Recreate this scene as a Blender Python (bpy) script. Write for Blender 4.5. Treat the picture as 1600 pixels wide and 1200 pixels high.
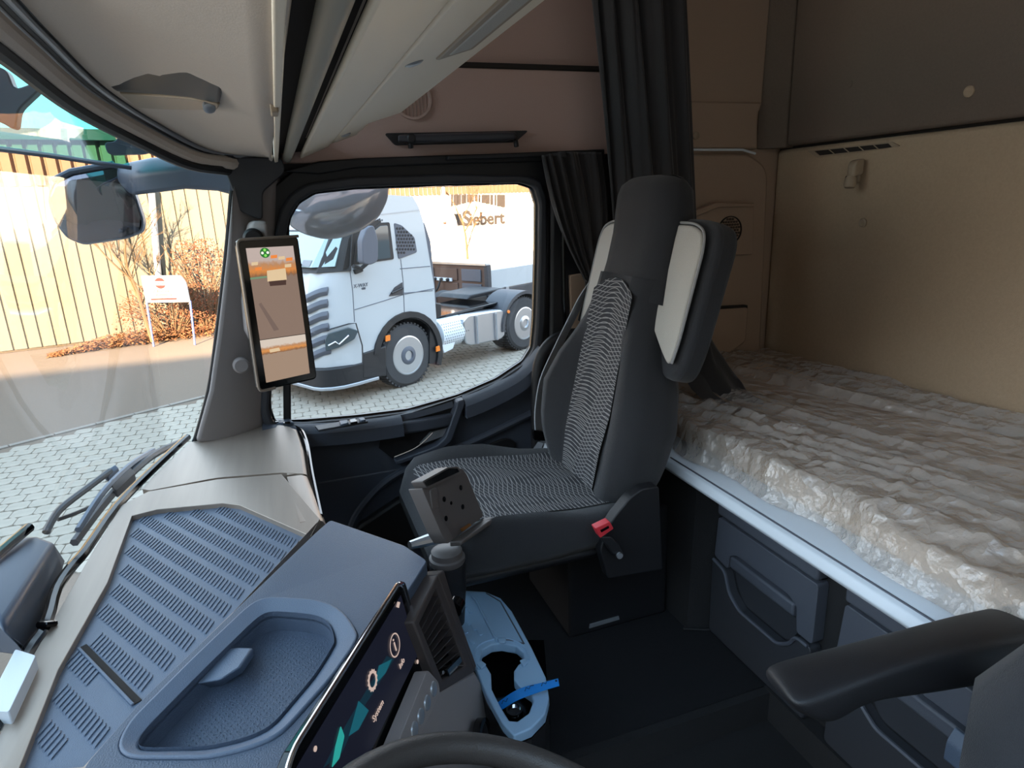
import bpy, bmesh, math, random
from mathutils import Vector, Matrix, noise
for o in list(bpy.data.objects): bpy.data.objects.remove(o)
S = bpy.context.scene
COL = S.collection
random.seed(7)
PI = math.pi
# ------------------------------------------------------------------ camera (held inside the open driver's door, 2.75 m above the yard)
F = 1000.0                                   # focal length in pixels of a 1600 x 1200 frame
def _n(v): return Vector(v).normalized()
_zc = _n((-.04, 1, -285/F)); _yc = _n((-370, 270.2, F))
_xc = -_yc.cross(_zc); _zc = -_xc.cross(_yc)
CAM = Vector((0, 0, 2.75))
RT = Vector((_xc[0], _yc[0], _zc[0])); UP = Vector((_xc[1], _yc[1], _zc[1])); FW = Vector((_xc[2], _yc[2], _zc[2]))
cd = bpy.data.cameras.new('camera'); cam = bpy.data.objects.new('camera', cd); COL.objects.link(cam)
cd.sensor_fit = 'HORIZONTAL'; cd.sensor_width = 36; cd.lens = 36*F/1600; cd.clip_start = .02; cd.clip_end = 400
cam.matrix_world = Matrix.Translation(CAM) @ Matrix((RT, UP, -FW)).transposed().to_4x4()
S.camera = cam
# ------------------------------------------------------------------ sky, sun, exposure
W = bpy.data.worlds.new('sky'); S.world = W; W.use_nodes = True
wt = W.node_tree; bg = wt.nodes['Background']
tc = wt.nodes.new('ShaderNodeTexCoord'); sx = wt.nodes.new('ShaderNodeSeparateXYZ'); wr = wt.nodes.new('ShaderNodeValToRGB')
wt.links.new(tc.outputs['Generated'], sx.inputs[0]); wt.links.new(sx.outputs['Z'], wr.inputs[0]); wt.links.new(wr.outputs[0], bg.inputs[0])
wr.color_ramp.elements[0].position = 0.0; wr.color_ramp.elements[0].color = (1.0, .93, .84, 1)
wr.color_ramp.elements[1].position = .75; wr.color_ramp.elements[1].color = (.50, .74, 1.0, 1)
e = wr.color_ramp.elements.new(.22); e.color = (.80, .90, 1.0, 1)
bg.inputs[1].default_value = 3.6
SUN_EL, SUN_AZ = math.radians(20), math.radians(-112)        # low winter sun from behind the photographer
sl = bpy.data.lights.new('sun', 'SUN'); so = bpy.data.objects.new('sun', sl); COL.objects.link(so)
sl.energy = 38.0; sl.angle = math.radians(.6); sl.color = (1.0, .75, .48)
sdir = Vector((math.cos(SUN_EL)*math.cos(SUN_AZ), math.cos(SUN_EL)*math.sin(SUN_AZ), math.sin(SUN_EL)))
so.rotation_euler = sdir.to_track_quat('Z', 'Y').to_euler(); so.location = sdir*60
vs = S.view_settings; S.display_settings.display_device = 'sRGB'
vs.view_transform = 'Standard'; vs.look = 'None'; vs.gamma = 1; vs.use_curve_mapping = False; vs.exposure = 0.15
# ------------------------------------------------------------------ pixel -> world helpers (real planes of the cab and yard)
def ray(x, y): return FW + RT*((x-800)/F) - UP*((y-600)/F)
def at(ax, v, x, y):
    i = 'xyz'.index(ax); d = ray(x, y); return CAM + d*((v-CAM[i])/d[i])
def pl(ax, v, pts): return [at(ax, v, *p) for p in pts]
def pp(p, n, x, y):
    d = ray(x, y); return CAM + d*(((p-CAM).dot(n))/d.dot(n))
def dep(d, x, y): return CAM + ray(x, y)*d
# ------------------------------------------------------------------ mesh helpers
ORG = {}
def mk(name, geo, mat, parent=None, smooth=False, bevel=0, seg=2, sub=0, solid=0, ang=35, loc=None):
    vs_, fs = geo
    vs_ = [Vector(v) for v in vs_]
    if parent is not None: org = ORG[parent.name]
    elif loc is not None: org = Vector(loc)
    else:
        mn = [min(v[i] for v in vs_) for i in range(3)]; mx = [max(v[i] for v in vs_) for i in range(3)]
        org = Vector(((mn[0]+mx[0])/2, (mn[1]+mx[1])/2, mn[2]))
    me = bpy.data.meshes.new(name)
    me.from_pydata([v-org for v in vs_], [], fs)
    bm = bmesh.new(); bm.from_mesh(me)
    bmesh.ops.recalc_face_normals(bm, faces=bm.faces[:]); bm.to_mesh(me); bm.free()
    o = bpy.data.objects.new(name, me); COL.objects.link(o)
    if isinstance(mat, (list, tuple)):
        for m in mat: me.materials.append(m)
    else: me.materials.append(mat)
    if parent is not None: o.parent = parent
    else: o.location = org
    ORG[o.name] = org
    if solid:
        m = o.modifiers.new('thick', 'SOLIDIFY'); m.thickness = solid; m.offset = 0
    if bevel:
        m = o.modifiers.new('bevel', 'BEVEL'); m.width = bevel; m.segments = seg; m.limit_method = 'ANGLE'; m.angle_limit = math.radians(30)
    if sub:
        m = o.modifiers.new('sub', 'SUBSURF'); m.levels = sub; m.render_levels = sub
    if smooth or bevel or sub:
        for p in me.polygons: p.use_smooth = True
        if not sub: me.set_sharp_from_angle(angle=math.radians(ang if not bevel else 60))
    return o
def empty(name, loc, label=None, cat=None, group=None):
    o = bpy.data.objects.new(name, None); COL.objects.link(o); o.location = loc; o.empty_display_size = .05
    ORG[o.name] = Vector(loc)
    if label: tag(o, label, cat, group)
    return o
def tag(o, label=None, cat=None, group=None, kind=None):
    if label: o['label'] = label
    if cat: o['category'] = cat
    if group: o['group'] = group
    if kind: o['kind'] = kind
    return o
def struct(o): o['kind'] = 'structure'; return o
def stuff(o): o['kind'] = 'stuff'; return o
def join(*gs):
    V, Fc = [], []
    for v, f in gs:
        b = len(V); V += list(v); Fc += [[i+b for i in q] for q in f]
    return V, Fc
def box(x0, x1, y0, y1, z0, z1):
    v = [Vector((x, y, z)) for z in (z0, z1) for y in (y0, y1) for x in (x0, x1)]
    return v, [[0, 2, 3, 1], [4, 5, 7, 6], [0, 1, 5, 4], [2, 6, 7, 3], [0, 4, 6, 2], [1, 3, 7, 5]]
def prism(pts, vec):
    n = len(pts); vec = Vector(vec); pts = [Vector(p) for p in pts]
    v = pts + [p+vec for p in pts]
    f = [list(range(n)), list(range(2*n-1, n-1, -1))] + [[i, (i+1) % n, n+(i+1) % n, n+i] for i in range(n)]
    return v, f
def frame(outer, inner, vec):
    n = len(outer); vec = Vector(vec)
    v = [Vector(p) for p in outer] + [Vector(p) for p in inner]; v += [p+vec for p in v]
    f = []
    for i in range(n):
        j = (i+1) % n
        f += [[i, j, n+j, n+i], [2*n+i, 3*n+i, 3*n+j, 2*n+j], [i, 2*n+i, 2*n+j, j], [n+i, n+j, 3*n+j, 3*n+i]]
    return v, f
def loft(rings, closed=True, caps=True):
    m = len(rings[0]); v = [Vector(p) for r in rings for p in r]; f = []
    for a in range(len(rings)-1):
        for i in range(m if closed else m-1):
            j = (i+1) % m
            f.append([a*m+i, a*m+j, (a+1)*m+j, (a+1)*m+i])
    if caps and closed:
        f.append(list(range(m))[::-1]); f.append([(len(rings)-1)*m+i for i in range(m)])
    return v, f
def grid(fn, nu, nv):
    v = [Vector(fn(i/nu, j/nv)) for j in range(nv+1) for i in range(nu+1)]
    f = [[j*(nu+1)+i, j*(nu+1)+i+1, (j+1)*(nu+1)+i+1, (j+1)*(nu+1)+i] for j in range(nv) for i in range(nu)]
    return v, f
def axes(ax):
    a = Vector(ax).normalized(); t = Vector((0, 0, 1)) if abs(a.z) < .9 else Vector((1, 0, 0))
    p = a.cross(t).normalized(); return a, p, a.cross(p)
def holed(outer, holes, vec):                 # plate with real holes
    from mathutils.geometry import tessellate_polygon
    loops = [[Vector(p) for p in outer]]+[[Vector(p) for p in h] for h in holes]; vec = Vector(vec)
    V = [p for l in loops for p in l]; n = len(V); tri = [list(t) for t in tessellate_polygon(loops)]
    f = tri+[[i+n for i in t[::-1]] for t in tri]; b = 0
    for l in loops:
        m = len(l); f += [[b+i, b+(i+1) % m, n+b+(i+1) % m, n+b+i] for i in range(m)]; b += m
    return V+[p+vec for p in V], f
def tube(path, r, n=8, caps=True):
    path = [Vector(p) for p in path]; rings = []
    t0 = (path[1]-path[0]).normalized(); a, p, q = axes(t0)
    for k, c in enumerate(path):
        t = (path[min(k+1, len(path)-1)]-path[max(k-1, 0)]).normalized()
        p = (p - t*p.dot(t)).normalized(); q = t.cross(p)
        rr = r[k] if isinstance(r, (list, tuple)) else r
        rings.append([c + (p*math.cos(2*PI*i/n)+q*math.sin(2*PI*i/n))*rr for i in range(n)])
    return loft(rings, True, caps)
def lathe(c, ax, prof, n=24, caps=True):
    c = Vector(c); a, p, q = axes(ax)
    return loft([[c + a*h + (p*math.cos(2*PI*i/n)+q*math.sin(2*PI*i/n))*r for i in range(n)] for r, h in prof], True, caps)
def bez(pts, n=8):                            # Catmull-Rom through pts
    P = [Vector(p) for p in pts]; out = []
    for i in range(len(P)-1):
        a = P[max(i-1, 0)]; b = P[i]; c = P[i+1]; d = P[min(i+2, len(P)-1)]
        for k in range(n):
            t = k/n
            out.append(.5*((2*b)+(c-a)*t+(2*a-5*b+4*c-d)*t*t+(3*b-a-3*c+d)*t**3))
    return out+[P[-1]]
def fil(pts, r, n=4):                         # polygon with rounded corners
    P = [Vector(p) for p in pts]; out = []; m = len(P)
    for i in range(m):
        a, b, c = P[i-1], P[i], P[(i+1) % m]
        rr = r[i] if isinstance(r, (list, tuple)) else r
        k1 = min(rr, (a-b).length*.45); k2 = min(rr, (c-b).length*.45)
        p0 = b+(a-b).normalized()*k1; p2 = b+(c-b).normalized()*k2
        if rr <= 0: out.append(b); continue
        for k in range(n+1):
            t = k/n; out.append(p0*(1-t)**2+b*2*t*(1-t)+p2*t*t)
    return out
def inset(pts, d):                            # move a (convex-ish) planar loop towards its centre by d
    c = sum((Vector(p) for p in pts), Vector())/len(pts)
    return [Vector(p)+(c-Vector(p)).normalized()*d for p in pts]
def text_geo(txt, origin, ux, uy, size, depth=.002, bold=0):
    cu = bpy.data.curves.new('t', 'FONT'); cu.body = txt; cu.size = size; cu.align_x = 'CENTER'; cu.align_y = 'CENTER'; cu.resolution_u = 3; cu.extrude = depth; cu.offset = bold
    o = bpy.data.objects.new('t', cu); COL.objects.link(o); bpy.context.view_layer.update()
    me = o.evaluated_get(bpy.context.evaluated_depsgraph_get()).to_mesh()
    ux = Vector(ux).normalized(); uy = Vector(uy).normalized(); uz = ux.cross(uy)
    v = [Vector(origin)+ux*p.co.x+uy*p.co.y+uz*p.co.z for p in me.vertices]; f = [list(p.vertices) for p in me.polygons]
    bpy.data.objects.remove(o); bpy.data.curves.remove(cu); return v, f
# ------------------------------------------------------------------ materials
def lin(r, g, b):
    h = lambda c: c/12.92 if c <= .04045 else ((c+.055)/1.055)**2.4
    return (h(r/255), h(g/255), h(b/255), 1)
def mat(name, rgb, rough=.6, metal=0, bump=0, bscale=200, var=0, vscale=8, spec=.5, sheen=0, coat=0, emit=0, aniso=None):
    m = bpy.data.materials.new(name); m.use_nodes = True; nt = m.node_tree; b = nt.nodes['Principled BSDF']
    col = lin(*rgb); b.inputs['Base Color'].default_value = col; b.inputs['Roughness'].default_value = rough; b.inputs['Metallic'].default_value = metal
    b.inputs['Specular IOR Level'].default_value = spec; b.inputs['Sheen Weight'].default_value = sheen; b.inputs['Coat Weight'].default_value = coat
    if emit: b.inputs['Emission Color'].default_value = col; b.inputs['Emission Strength'].default_value = emit
    if bump or var:
        t = nt.nodes.new('ShaderNodeTexCoord')
        mp = nt.nodes.new('ShaderNodeMapping'); nt.links.new(t.outputs['Object'], mp.inputs[0])
        if aniso: mp.inputs['Scale'].default_value = aniso
    if bump:
        nz = nt.nodes.new('ShaderNodeTexNoise'); nz.inputs['Scale'].default_value = bscale; nz.inputs['Detail'].default_value = 3
        bp = nt.nodes.new('ShaderNodeBump'); bp.inputs['Strength'].default_value = bump; bp.inputs['Distance'].default_value = .002
        nt.links.new(mp.outputs[0], nz.inputs['Vector']); nt.links.new(nz.outputs[0], bp.inputs['Height']); nt.links.new(bp.outputs[0], b.inputs['Normal'])
    if var:
        nv = nt.nodes.new('ShaderNodeTexNoise'); nv.inputs['Scale'].default_value = vscale; nv.inputs['Detail'].default_value = 5
        mx = nt.nodes.new('ShaderNodeMix'); mx.data_type = 'RGBA'
        mx.inputs[6].default_value = tuple(c*(1-var) for c in col[:3])+(1,); mx.inputs[7].default_value = tuple(min(1, c*(1+var)) for c in col[:3])+(1,)
        nt.links.new(mp.outputs[0], nv.inputs['Vector']); nt.links.new(nv.outputs[0], mx.inputs[0]); nt.links.new(mx.outputs[2], b.inputs['Base Color'])
    return m
def glass(name, tint=(1, 1, 1), refl=1.0):
    m = bpy.data.materials.new(name); m.use_nodes = True; nt = m.node_tree; nt.nodes.remove(nt.nodes['Principled BSDF'])
    out = nt.nodes['Material Output']; tr = nt.nodes.new('ShaderNodeBsdfTransparent'); gl = nt.nodes.new('ShaderNodeBsdfGlossy')
    fr = nt.nodes.new('ShaderNodeFresnel'); mx = nt.nodes.new('ShaderNodeMixShader'); ml = nt.nodes.new('ShaderNodeMath'); ml.operation = 'MULTIPLY'
    fr.inputs[0].default_value = 1.45; ml.inputs[1].default_value = refl; gl.inputs['Roughness'].default_value = .02
    tr.inputs[0].default_value = tint+(1,)
    nt.links.new(fr.outputs[0], ml.inputs[0]); nt.links.new(ml.outputs[0], mx.inputs[0]); nt.links.new(tr.outputs[0], mx.inputs[1]); nt.links.new(gl.outputs[0], mx.inputs[2])
    nt.links.new(mx.outputs[0], out.inputs[0]); return m
MT = {}
MT['headliner'] = mat('headliner_grey_fabric', (206, 193, 181), .95, bump=.15, bscale=700, var=.08, vscale=300)
MT['header'] = mat('header_brown_fabric', (184, 158, 148), .95, bump=.4, bscale=700, var=.05, vscale=300)
MT['side'] = mat('sleeper_beige_fabric', (170, 146, 126), .95, bump=.4, bscale=700, var=.06, vscale=300)
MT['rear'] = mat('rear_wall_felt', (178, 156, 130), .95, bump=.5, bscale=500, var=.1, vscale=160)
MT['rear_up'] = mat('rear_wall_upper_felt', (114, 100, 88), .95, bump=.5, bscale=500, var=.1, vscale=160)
MT['side_dark'] = mat('speaker_hole_brown', (78, 62, 52), .9)
MT['header_dark'] = mat('header_grille_brown', (146, 124, 114), .9)
MT['vent_br'] = mat('vent_brown_plastic', (74, 66, 64), .5, bump=.2, bscale=900)
MT['tube'] = mat('blind_tube_cloth', (150, 146, 134), .6)
MT['seam'] = mat('dark_seam', (40, 34, 30), .9)
MT['beige_plastic'] = mat('beige_plastic', (160, 142, 120), .5)
MT['black_pl'] = mat('black_grained_plastic', (31, 31, 34), .5, bump=.25, bscale=900)
MT['dark_pl'] = mat('charcoal_plastic', (58, 60, 66), .5, bump=.25, bscale=900)
MT['door_pl'] = mat('door_charcoal_plastic', (76, 82, 94), .48, bump=.2, bscale=900)
MT['pillar'] = mat('pillar_grey_plastic', (146, 139, 138), .6, bump=.2, bscale=900)
MT['dash'] = mat('dash_slate_plastic', (90, 104, 124), .42, bump=.35, bscale=700)
MT['dash_block'] = mat('dash_leatherette', (76, 88, 106), .45, bump=.5, bscale=500)
MT['brushed'] = mat('brushed_champagne_trim', (162, 148, 136), .42, .45, bump=.12, bscale=120, var=.12, vscale=60, aniso=(1.0, .05, 1))
MT['beam'] = mat('overhead_shelf_plastic', (244, 230, 208), .5, bump=.1, bscale=600)
MT['gloss'] = mat('gloss_black', (12, 12, 14), .08, spec=.6)
MT['chrome'] = mat('chrome', (215, 215, 220), .15, 1)
MT['alu'] = mat('aluminium', (200, 205, 212), .32, 1, bump=.05, bscale=60)
MT['silver_pl'] = mat('silver_plastic', (168, 172, 178), .35, .5)
MT['fabric'] = mat('charcoal_seat_cloth', (43, 44, 48), .95, bump=.6, bscale=900, var=.12, vscale=400, sheen=.15)
MT['leather'] = mat('light_grey_leatherette', (184, 180, 172), .6, bump=.4, bscale=500, var=.03)
MT['piping'] = mat('grey_piping', (150, 150, 150), .7)
MT['curtain'] = mat('black_curtain_cloth', (40, 38, 39), .85, bump=.4, bscale=600, sheen=.25)
MT['carpet'] = mat('black_carpet', (40, 40, 42), .98, bump=1, bscale=600, var=.25, vscale=300)
MT['rubber'] = mat('rubber_floor_mat', (40, 40, 42), .9, bump=.6, bscale=500, spec=.15)
MT['strap'] = mat('grey_belt_webbing', (200, 204, 212), .8, bump=.3, bscale=900)
MT['red'] = mat('red_button', (225, 60, 70), .4)
MT['drawer'] = mat('drawer_slate_plastic', (88, 92, 102), .5, bump=.3, bscale=800)
MT['ledge'] = mat('bunk_ledge_plastic', (222, 230, 238), .45, bump=.1, bscale=700)
MT['mattress'] = mat('mattress_beige_cloth', (206, 176, 146), .95, bump=.5, bscale=400)
MT['console'] = mat('console_tray_plastic', (150, 184, 214), .5, bump=.15, bscale=700)
MT['tagblue'] = mat('blue_tag', (10, 130, 215), .5)
MT['ink'] = mat('dark_ink', (14, 40, 70), .6)
MT['white'] = mat('truck_white_paint', (190, 194, 197), .25, coat=.6)
MT['tire'] = mat('tyre_rubber', (62, 62, 64), .85, bump=.4, bscale=60)
MT['orange_m'] = mat('orange_marker', (240, 130, 40), .4)
MT['asph'] = mat('asphalt', (112, 97, 84), .95, bump=.8, bscale=120, var=.15, vscale=40)
MT['asph2'] = mat('asphalt_light', (132, 123, 114), .95, bump=.8, bscale=120, var=.15, vscale=40)
MT['paver'] = mat('concrete_paver', (152, 143, 130), .9, bump=.6, bscale=150, var=.18, vscale=9)
MT['siding'] = mat('cream_siding', (104, 99, 87), .55, .0, var=.04, vscale=2)
MT['seamline'] = mat('siding_joint', (78, 66, 50), .8)
MT['eave'] = mat('orange_stained_siding', (108, 81, 60), .7, var=.22, vscale=3)
MT['darkroof'] = mat('dark_eave', (54, 52, 46), .8)
MT['bark'] = mat('bark', (100, 78, 56), .9)
MT['twig'] = mat('twig', (104, 80, 54), .9)
MT['leaf'] = mat('dry_leaf', (122, 70, 44), .9, var=.3, vscale=3)
MT['lit'] = mat('leaf_litter', (126, 84, 52), .95, var=.3, vscale=6)
MT['signw'] = mat('sign_white', (128, 130, 134), .5)
MT['signr'] = mat('sign_red', (140, 14, 12), .5)
MT['signb'] = mat('sign_blue_post', (86, 104, 170), .5)
MT['grey_txt'] = mat('sign_grey_letters', (56, 48, 42), .6)
MT['brown_metal'] = mat('brown_steel', (92, 70, 60), .6, var=.2, vscale=4)
MT['mirror'] = mat('mirror_glass', (150, 155, 165), .03, 1)
MT['kmirror'] = mat('kerb_mirror_glass', (192, 200, 210), .10, .55)
MT['fmirror'] = mat('front_mirror_glass', (112, 112, 122), .04, 1)
MT['cradle'] = mat('cradle_plastic', (98, 92, 90), .45, bump=.1, bscale=900)
MT['housing'] = mat('mirror_housing', (80, 92, 110), .4)
MT['glass'] = glass('window_glass')
MT['wshield'] = glass('windscreen_glass', (.96, .98, .97), .22)
MT['visor'] = glass('tinted_visor', (.10, .55, .50), .15)
MT['truck_glass'] = mat('truck_window', (60, 74, 80), .04, spec=1.0)
MT['ws_truck'] = mat('truck_windscreen', (150, 172, 176), .06, spec=1.0)
# ================================================================== SHELL OF THE CAB
YD = 1.85; XB = 1.624; BT = 2.17; ZF = 1.65; DZ = 2.17
# floor and engine tunnel
fl = struct(mk('floor', box(-.35, 1.64, .98, 1.9, ZF-.05, ZF), MT['rubber']))
mk('step_well', box(-.35, 1.64, -.25, .98, ZF-.13, ZF-.08), MT['carpet'], fl)
mk('step_riser', box(-.35, 1.64, .96, .98, ZF-.08, ZF-.004), MT['carpet'], fl)
# passenger side: trim above the door
wp = struct(mk('wall_passenger', box(-.03, 1.03, YD, YD+.06, 2.868, 3.112), MT['header'], bevel=.008))
mk('upper_recess', box(-.03, 1.12, YD+.05, YD+.09, 3.11, 3.62), MT['header'], wp)
mk('header_back', box(-.01, .95, YD+.03, YD+.10, 2.80, 2.90), MT['black_pl'], wp)
mk('recess_ledge', box(-.03, 1.12, YD-.004, YD+.06, 3.107, 3.122), MT['seam'], wp, bevel=.004)
mk('door_header_strip', prism(pl('y', YD-.012, [(440, 268), (500, 252), (560, 247), (700, 242), (935, 236), (935, 250), (700, 256), (560, 262), (500, 272)]), (0, .03, 0)), MT['black_pl'], wp, bevel=.004)
g0 = at('y', YD-.002, 644, 155)
mk('speaker_ring', lathe(g0, (0, 1, 0), [(.052, 0), (.052, -.006), (.045, -.006), (.045, 0)], 32, False), MT['header'], wp)
for k in range(-4, 5):
    h = math.sqrt(max(.001, .044**2-(k*.0095)**2))
    mk('speaker_bar', box(g0.x+k*.0095-.0016, g0.x+k*.0095+.0016, YD-.002, YD, g0.z-h, g0.z+h), MT['header_dark'], wp)
# sleeper side wall (beside the bunk)
ws = struct(mk('wall_sleeper', box(1.03, XB+.1, YD+.012, YD+.07, ZF, 3.62), MT['side']))
mk('wall_base', box(.80, 1.06, YD+.04, YD+.07, ZF, 2.88), MT['side'], ws)
mk('upper_panel', prism(fil(pl('y', YD, [(1062, -60), (1208, -60), (1190, 165), (1183, 182), (1183, 234), (1062, 234)]), .012), (0, .03, 0)), MT['side'], ws, bevel=.006)
mk('panel_step', prism(pl('y', YD-.012, [(1062, 158), (1192, 160), (1184, 180), (1184, 233), (1062, 231)]), (0, .03, 0)), MT['side'], ws, bevel=.006)
mk('light_rail', tube(pl('y', YD-.016, [(1060, 234), (1120, 234), (1160, 234), (1180, 240)]), .004), MT['ledge'], ws)
mk('lower_panel', prism(fil(pl('y', YD-.004, [(1040, 241), (1170, 240), (1201, 262), (1188, 560), (1040, 560)]), [0, .03, .05, .0, 0], 6), (0, .03, 0)), MT['side'], ws, bevel=.008)
sp = mk('speaker_plate', prism(fil(pl('y', YD-.02, [(1085, 335), (1120, 318), (1179, 320), (1177, 398), (1085, 402)]), .01), (0, .03, 0)), MT['side'], ws, bevel=.005)
mk('plate_hood', prism(pl('y', YD-.034, [(1085, 330), (1122, 316), (1179, 318), (1179, 323), (1124, 324), (1085, 340)]), (0, .03, 0)), MT['side'], ws, bevel=.003)
s0 = at('y', YD-.021, 1140, 360)
mk('speaker_rim', lathe(s0, (0, 1, 0), [(.047, .004), (.047, -.004), (.044, -.004), (.044, .004)], 32, False), MT['seam'], sp)
hx = []
for i in range(-4, 5):
    for j in range(-5, 6):
        cx = (i+(.5 if j % 2 else 0))*.0105; cz = j*.0091
        if math.hypot(cx, cz) < .041: hx.append(lathe((s0.x+cx, s0.y-.001, s0.z+cz), (0, 1, 0), [(.0042, .002), (.0042, -.0012)], 6))
stuff(mk('grille_holes', join(*hx), MT['side_dark'], sp))
mk('pocket', prism(fil(pl('y', YD-.03, [(1112, 484), (1171, 480), (1166, 535), (1140, 553), (1110, 553)]), .015), (0, .03, 0)), MT['side'], ws, bevel=.008)
mk('pocket_mouth', prism(pl('y', YD-.025, [(1113, 480), (1168, 477), (1168, 482), (1113, 485)]), (0, .02, 0)), MT['seam'], ws)
for p in [(1087, 212)]:
    mk('fastener_cap', lathe(at('y', YD-.013, *p), (0, -1, 0), [(.012, 0), (.012, .004), (.008, .006)], 20), MT['beige_plastic'], ws, smooth=True)
# rear wall
wb = struct(mk('wall_back', box(XB+.012, XB+.08, -.5, YD+.1, ZF, 3.62), MT['seam']))
def rearq(pts): return pl('x', XB, pts)
zs = at('x', XB, 1190, 236).z; zs2 = at('x', XB, 1600, 181).z
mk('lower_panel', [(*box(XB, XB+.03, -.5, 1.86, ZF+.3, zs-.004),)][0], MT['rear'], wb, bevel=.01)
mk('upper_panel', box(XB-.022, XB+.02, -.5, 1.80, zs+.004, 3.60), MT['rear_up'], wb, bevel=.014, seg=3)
mk('corner_fillet', prism([(XB+.02, 1.80, zs), (XB-.02, 1.80, zs), (XB-.09, 1.86, zs), (XB+.02, 1.86, zs)], (0, 0, .7)), MT['rear_up'], wb, bevel=.004)
vn = mk('air_vent', frame(fil(pl('x', XB-.004, [(1262, 236), (1392, 221), (1406, 228), (1275, 246)]), .004, 2), fil(pl('x', XB-.004, [(1272, 236), (1388, 224), (1394, 230), (1280, 243)]), .002, 2), (.006, 0, 0)), MT['beige_plastic'], wb)
mk('vent_hole', prism(pl('x', XB-.001, [(1272, 236), (1388, 224), (1394, 230), (1280, 243)]), (.002, 0, 0)), MT['seam'], vn)
for t in (.2, .4, .6, .8):
    a = at('x', XB-.003, 1272+116*t, 236-12*t); b = at('x', XB-.003, 1281+114*t, 243-13*t)
    mk('vent_rib', tube([a, b], .0015, 5), MT['beige_plastic'], vn)
for p in [(1349, 348), (1515, 143)]:
    mk('fastener_cap', lathe(at('x', XB-(.022 if p[1] < 200 else 0), *p), (-1, 0, 0), [(.013, 0), (.013, .004), (.009, .007)], 20), MT['beige_plastic'] if p[1] > 200 else MT['rear'], wb, smooth=True)
mk('fastener_dimple', lathe(at('x', XB-.022, 1328, 131), (-1, 0, 0), [(.010, 0), (.010, .002), (.007, .002)], 20), MT['rear_up'], wb)
# roof
ce = struct(mk('ceiling', box(-.75, XB+.1, -.3, YD+.1, 3.60, 3.66), MT['header']))
# front overhead panel between the roller rail and the windscreen header
HDR = [at('y', v, *p) for v, p in [(1.85, (440, 247)), (1.82, (400, 243)), (1.75, (330, 232)), (1.6, (250, 190)), (1.35, (168, 135)), (1.1, (88, 55)), (.95, (38, 0)), (.75, (-60, -110))]]
hd = bez(HDR, 5); nh = len(hd)
def ovf(u, v):
    k = v*(nh-1); i = min(int(k), nh-2); a = hd[i].lerp(hd[i+1], k-i)
    yy = 1.86*(1-v)+.30*v; b = Vector((.004+.022*min(1, max(0, (1.86-yy)/1.5)), max(yy, .3), 2.872)); p = a.lerp(b, u); p.z += .004*math.sin(PI*u)
    return p
op = struct(mk('trim_1', grid(ovf, 10, nh-1), MT['headliner'], smooth=True, solid=.008))
mk('header_cover', grid(lambda u, v: hd[int(v*(nh-1))]+Vector((.02-.12*u, .03*u, .012+.03*u)), 4, nh-1), MT['header'], op, smooth=True, solid=.006)
rails = [(-.006, .006, MT['black_pl'], 'header_gasket', .007), (-.020, -.004, MT['silver_pl'], 'blind_rail', .006), (-.032, -.006, MT['black_pl'], 'rail_groove', .006), (-.042, -.010, MT['silver_pl'], 'blind_rail', .005), (-.062, -.022, MT['headliner'], 'header_trim', .016), (-.085, -.040, MT['black_pl'], 'windscreen_gasket', .013)]
for dx, dz, m_, nm_, rr in rails:
    mk(nm_, tube([p+Vector((dx*.6, dx*.35 if i > 6 else 0, dz*.9)) for i, p in enumerate(hd)], rr, 10), m_, op, smooth=True)
# pillar, left of the door
def at2(y, x, yy): return at('y', y, x, yy)
pa = struct(mk('pillar_front', loft([
    [at('y', 1.78, 363, 300), at('y', 1.83, 372, 262), at('y', 1.85, 432, 262), at('y', 1.93, 450, 262), at('y', 1.93, 370, 290)],
    [at('y', 1.78, 354, 400), at('y', 1.80, 392, 400), at('y', 1.85, 428, 400), at('y', 1.93, 436, 400), at('y', 1.93, 356, 400)],
    [at('y', 1.78, 340, 520), at('y', 1.80, 385, 520), at('y', 1.85, 420, 520), at('y', 1.93, 428, 520), at('y', 1.93, 342, 520)],
    [at('y', 1.78, 327, 610), at('y', 1.80, 372, 620), at('y', 1.85, 412, 640), at('y', 1.93, 420, 640), at('y', 1.93, 329, 610)],
    [at('y', 1.77, 305, 690), at('y', 1.79, 365, 700), at('y', 1.84, 410, 700), at('y', 1.93, 416, 700), at('y', 1.93, 308, 690)]]), MT['pillar'], bevel=.012, seg=3))
pa.name = 'trim_2'; ORG[pa.name] = ORG['pillar_front']
mk('corner_cap', prism(fil(pl('y', 1.80, [(330, 234), (372, 246), (440, 246), (446, 268), (410, 300), (410, 345), (374, 330), (364, 300), (350, 262)]), .012), (0, .1, 0)), MT['dark_pl'], pa, bevel=.01)
mk('trim_plug', lathe(at('y', 1.778, 377, 571), (.1, -1, 0), [(.021, -.01), (.021, .004), (.016, .008)], 24), MT['pillar'], pa, smooth=True)
mk('pillar_gasket', tube(bez([at('y', 1.80, *p) for p in [(362, 298), (353, 400), (339, 520), (326, 610), (304, 690)]], 4), .006), MT['black_pl'], pa, smooth=True)
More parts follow.
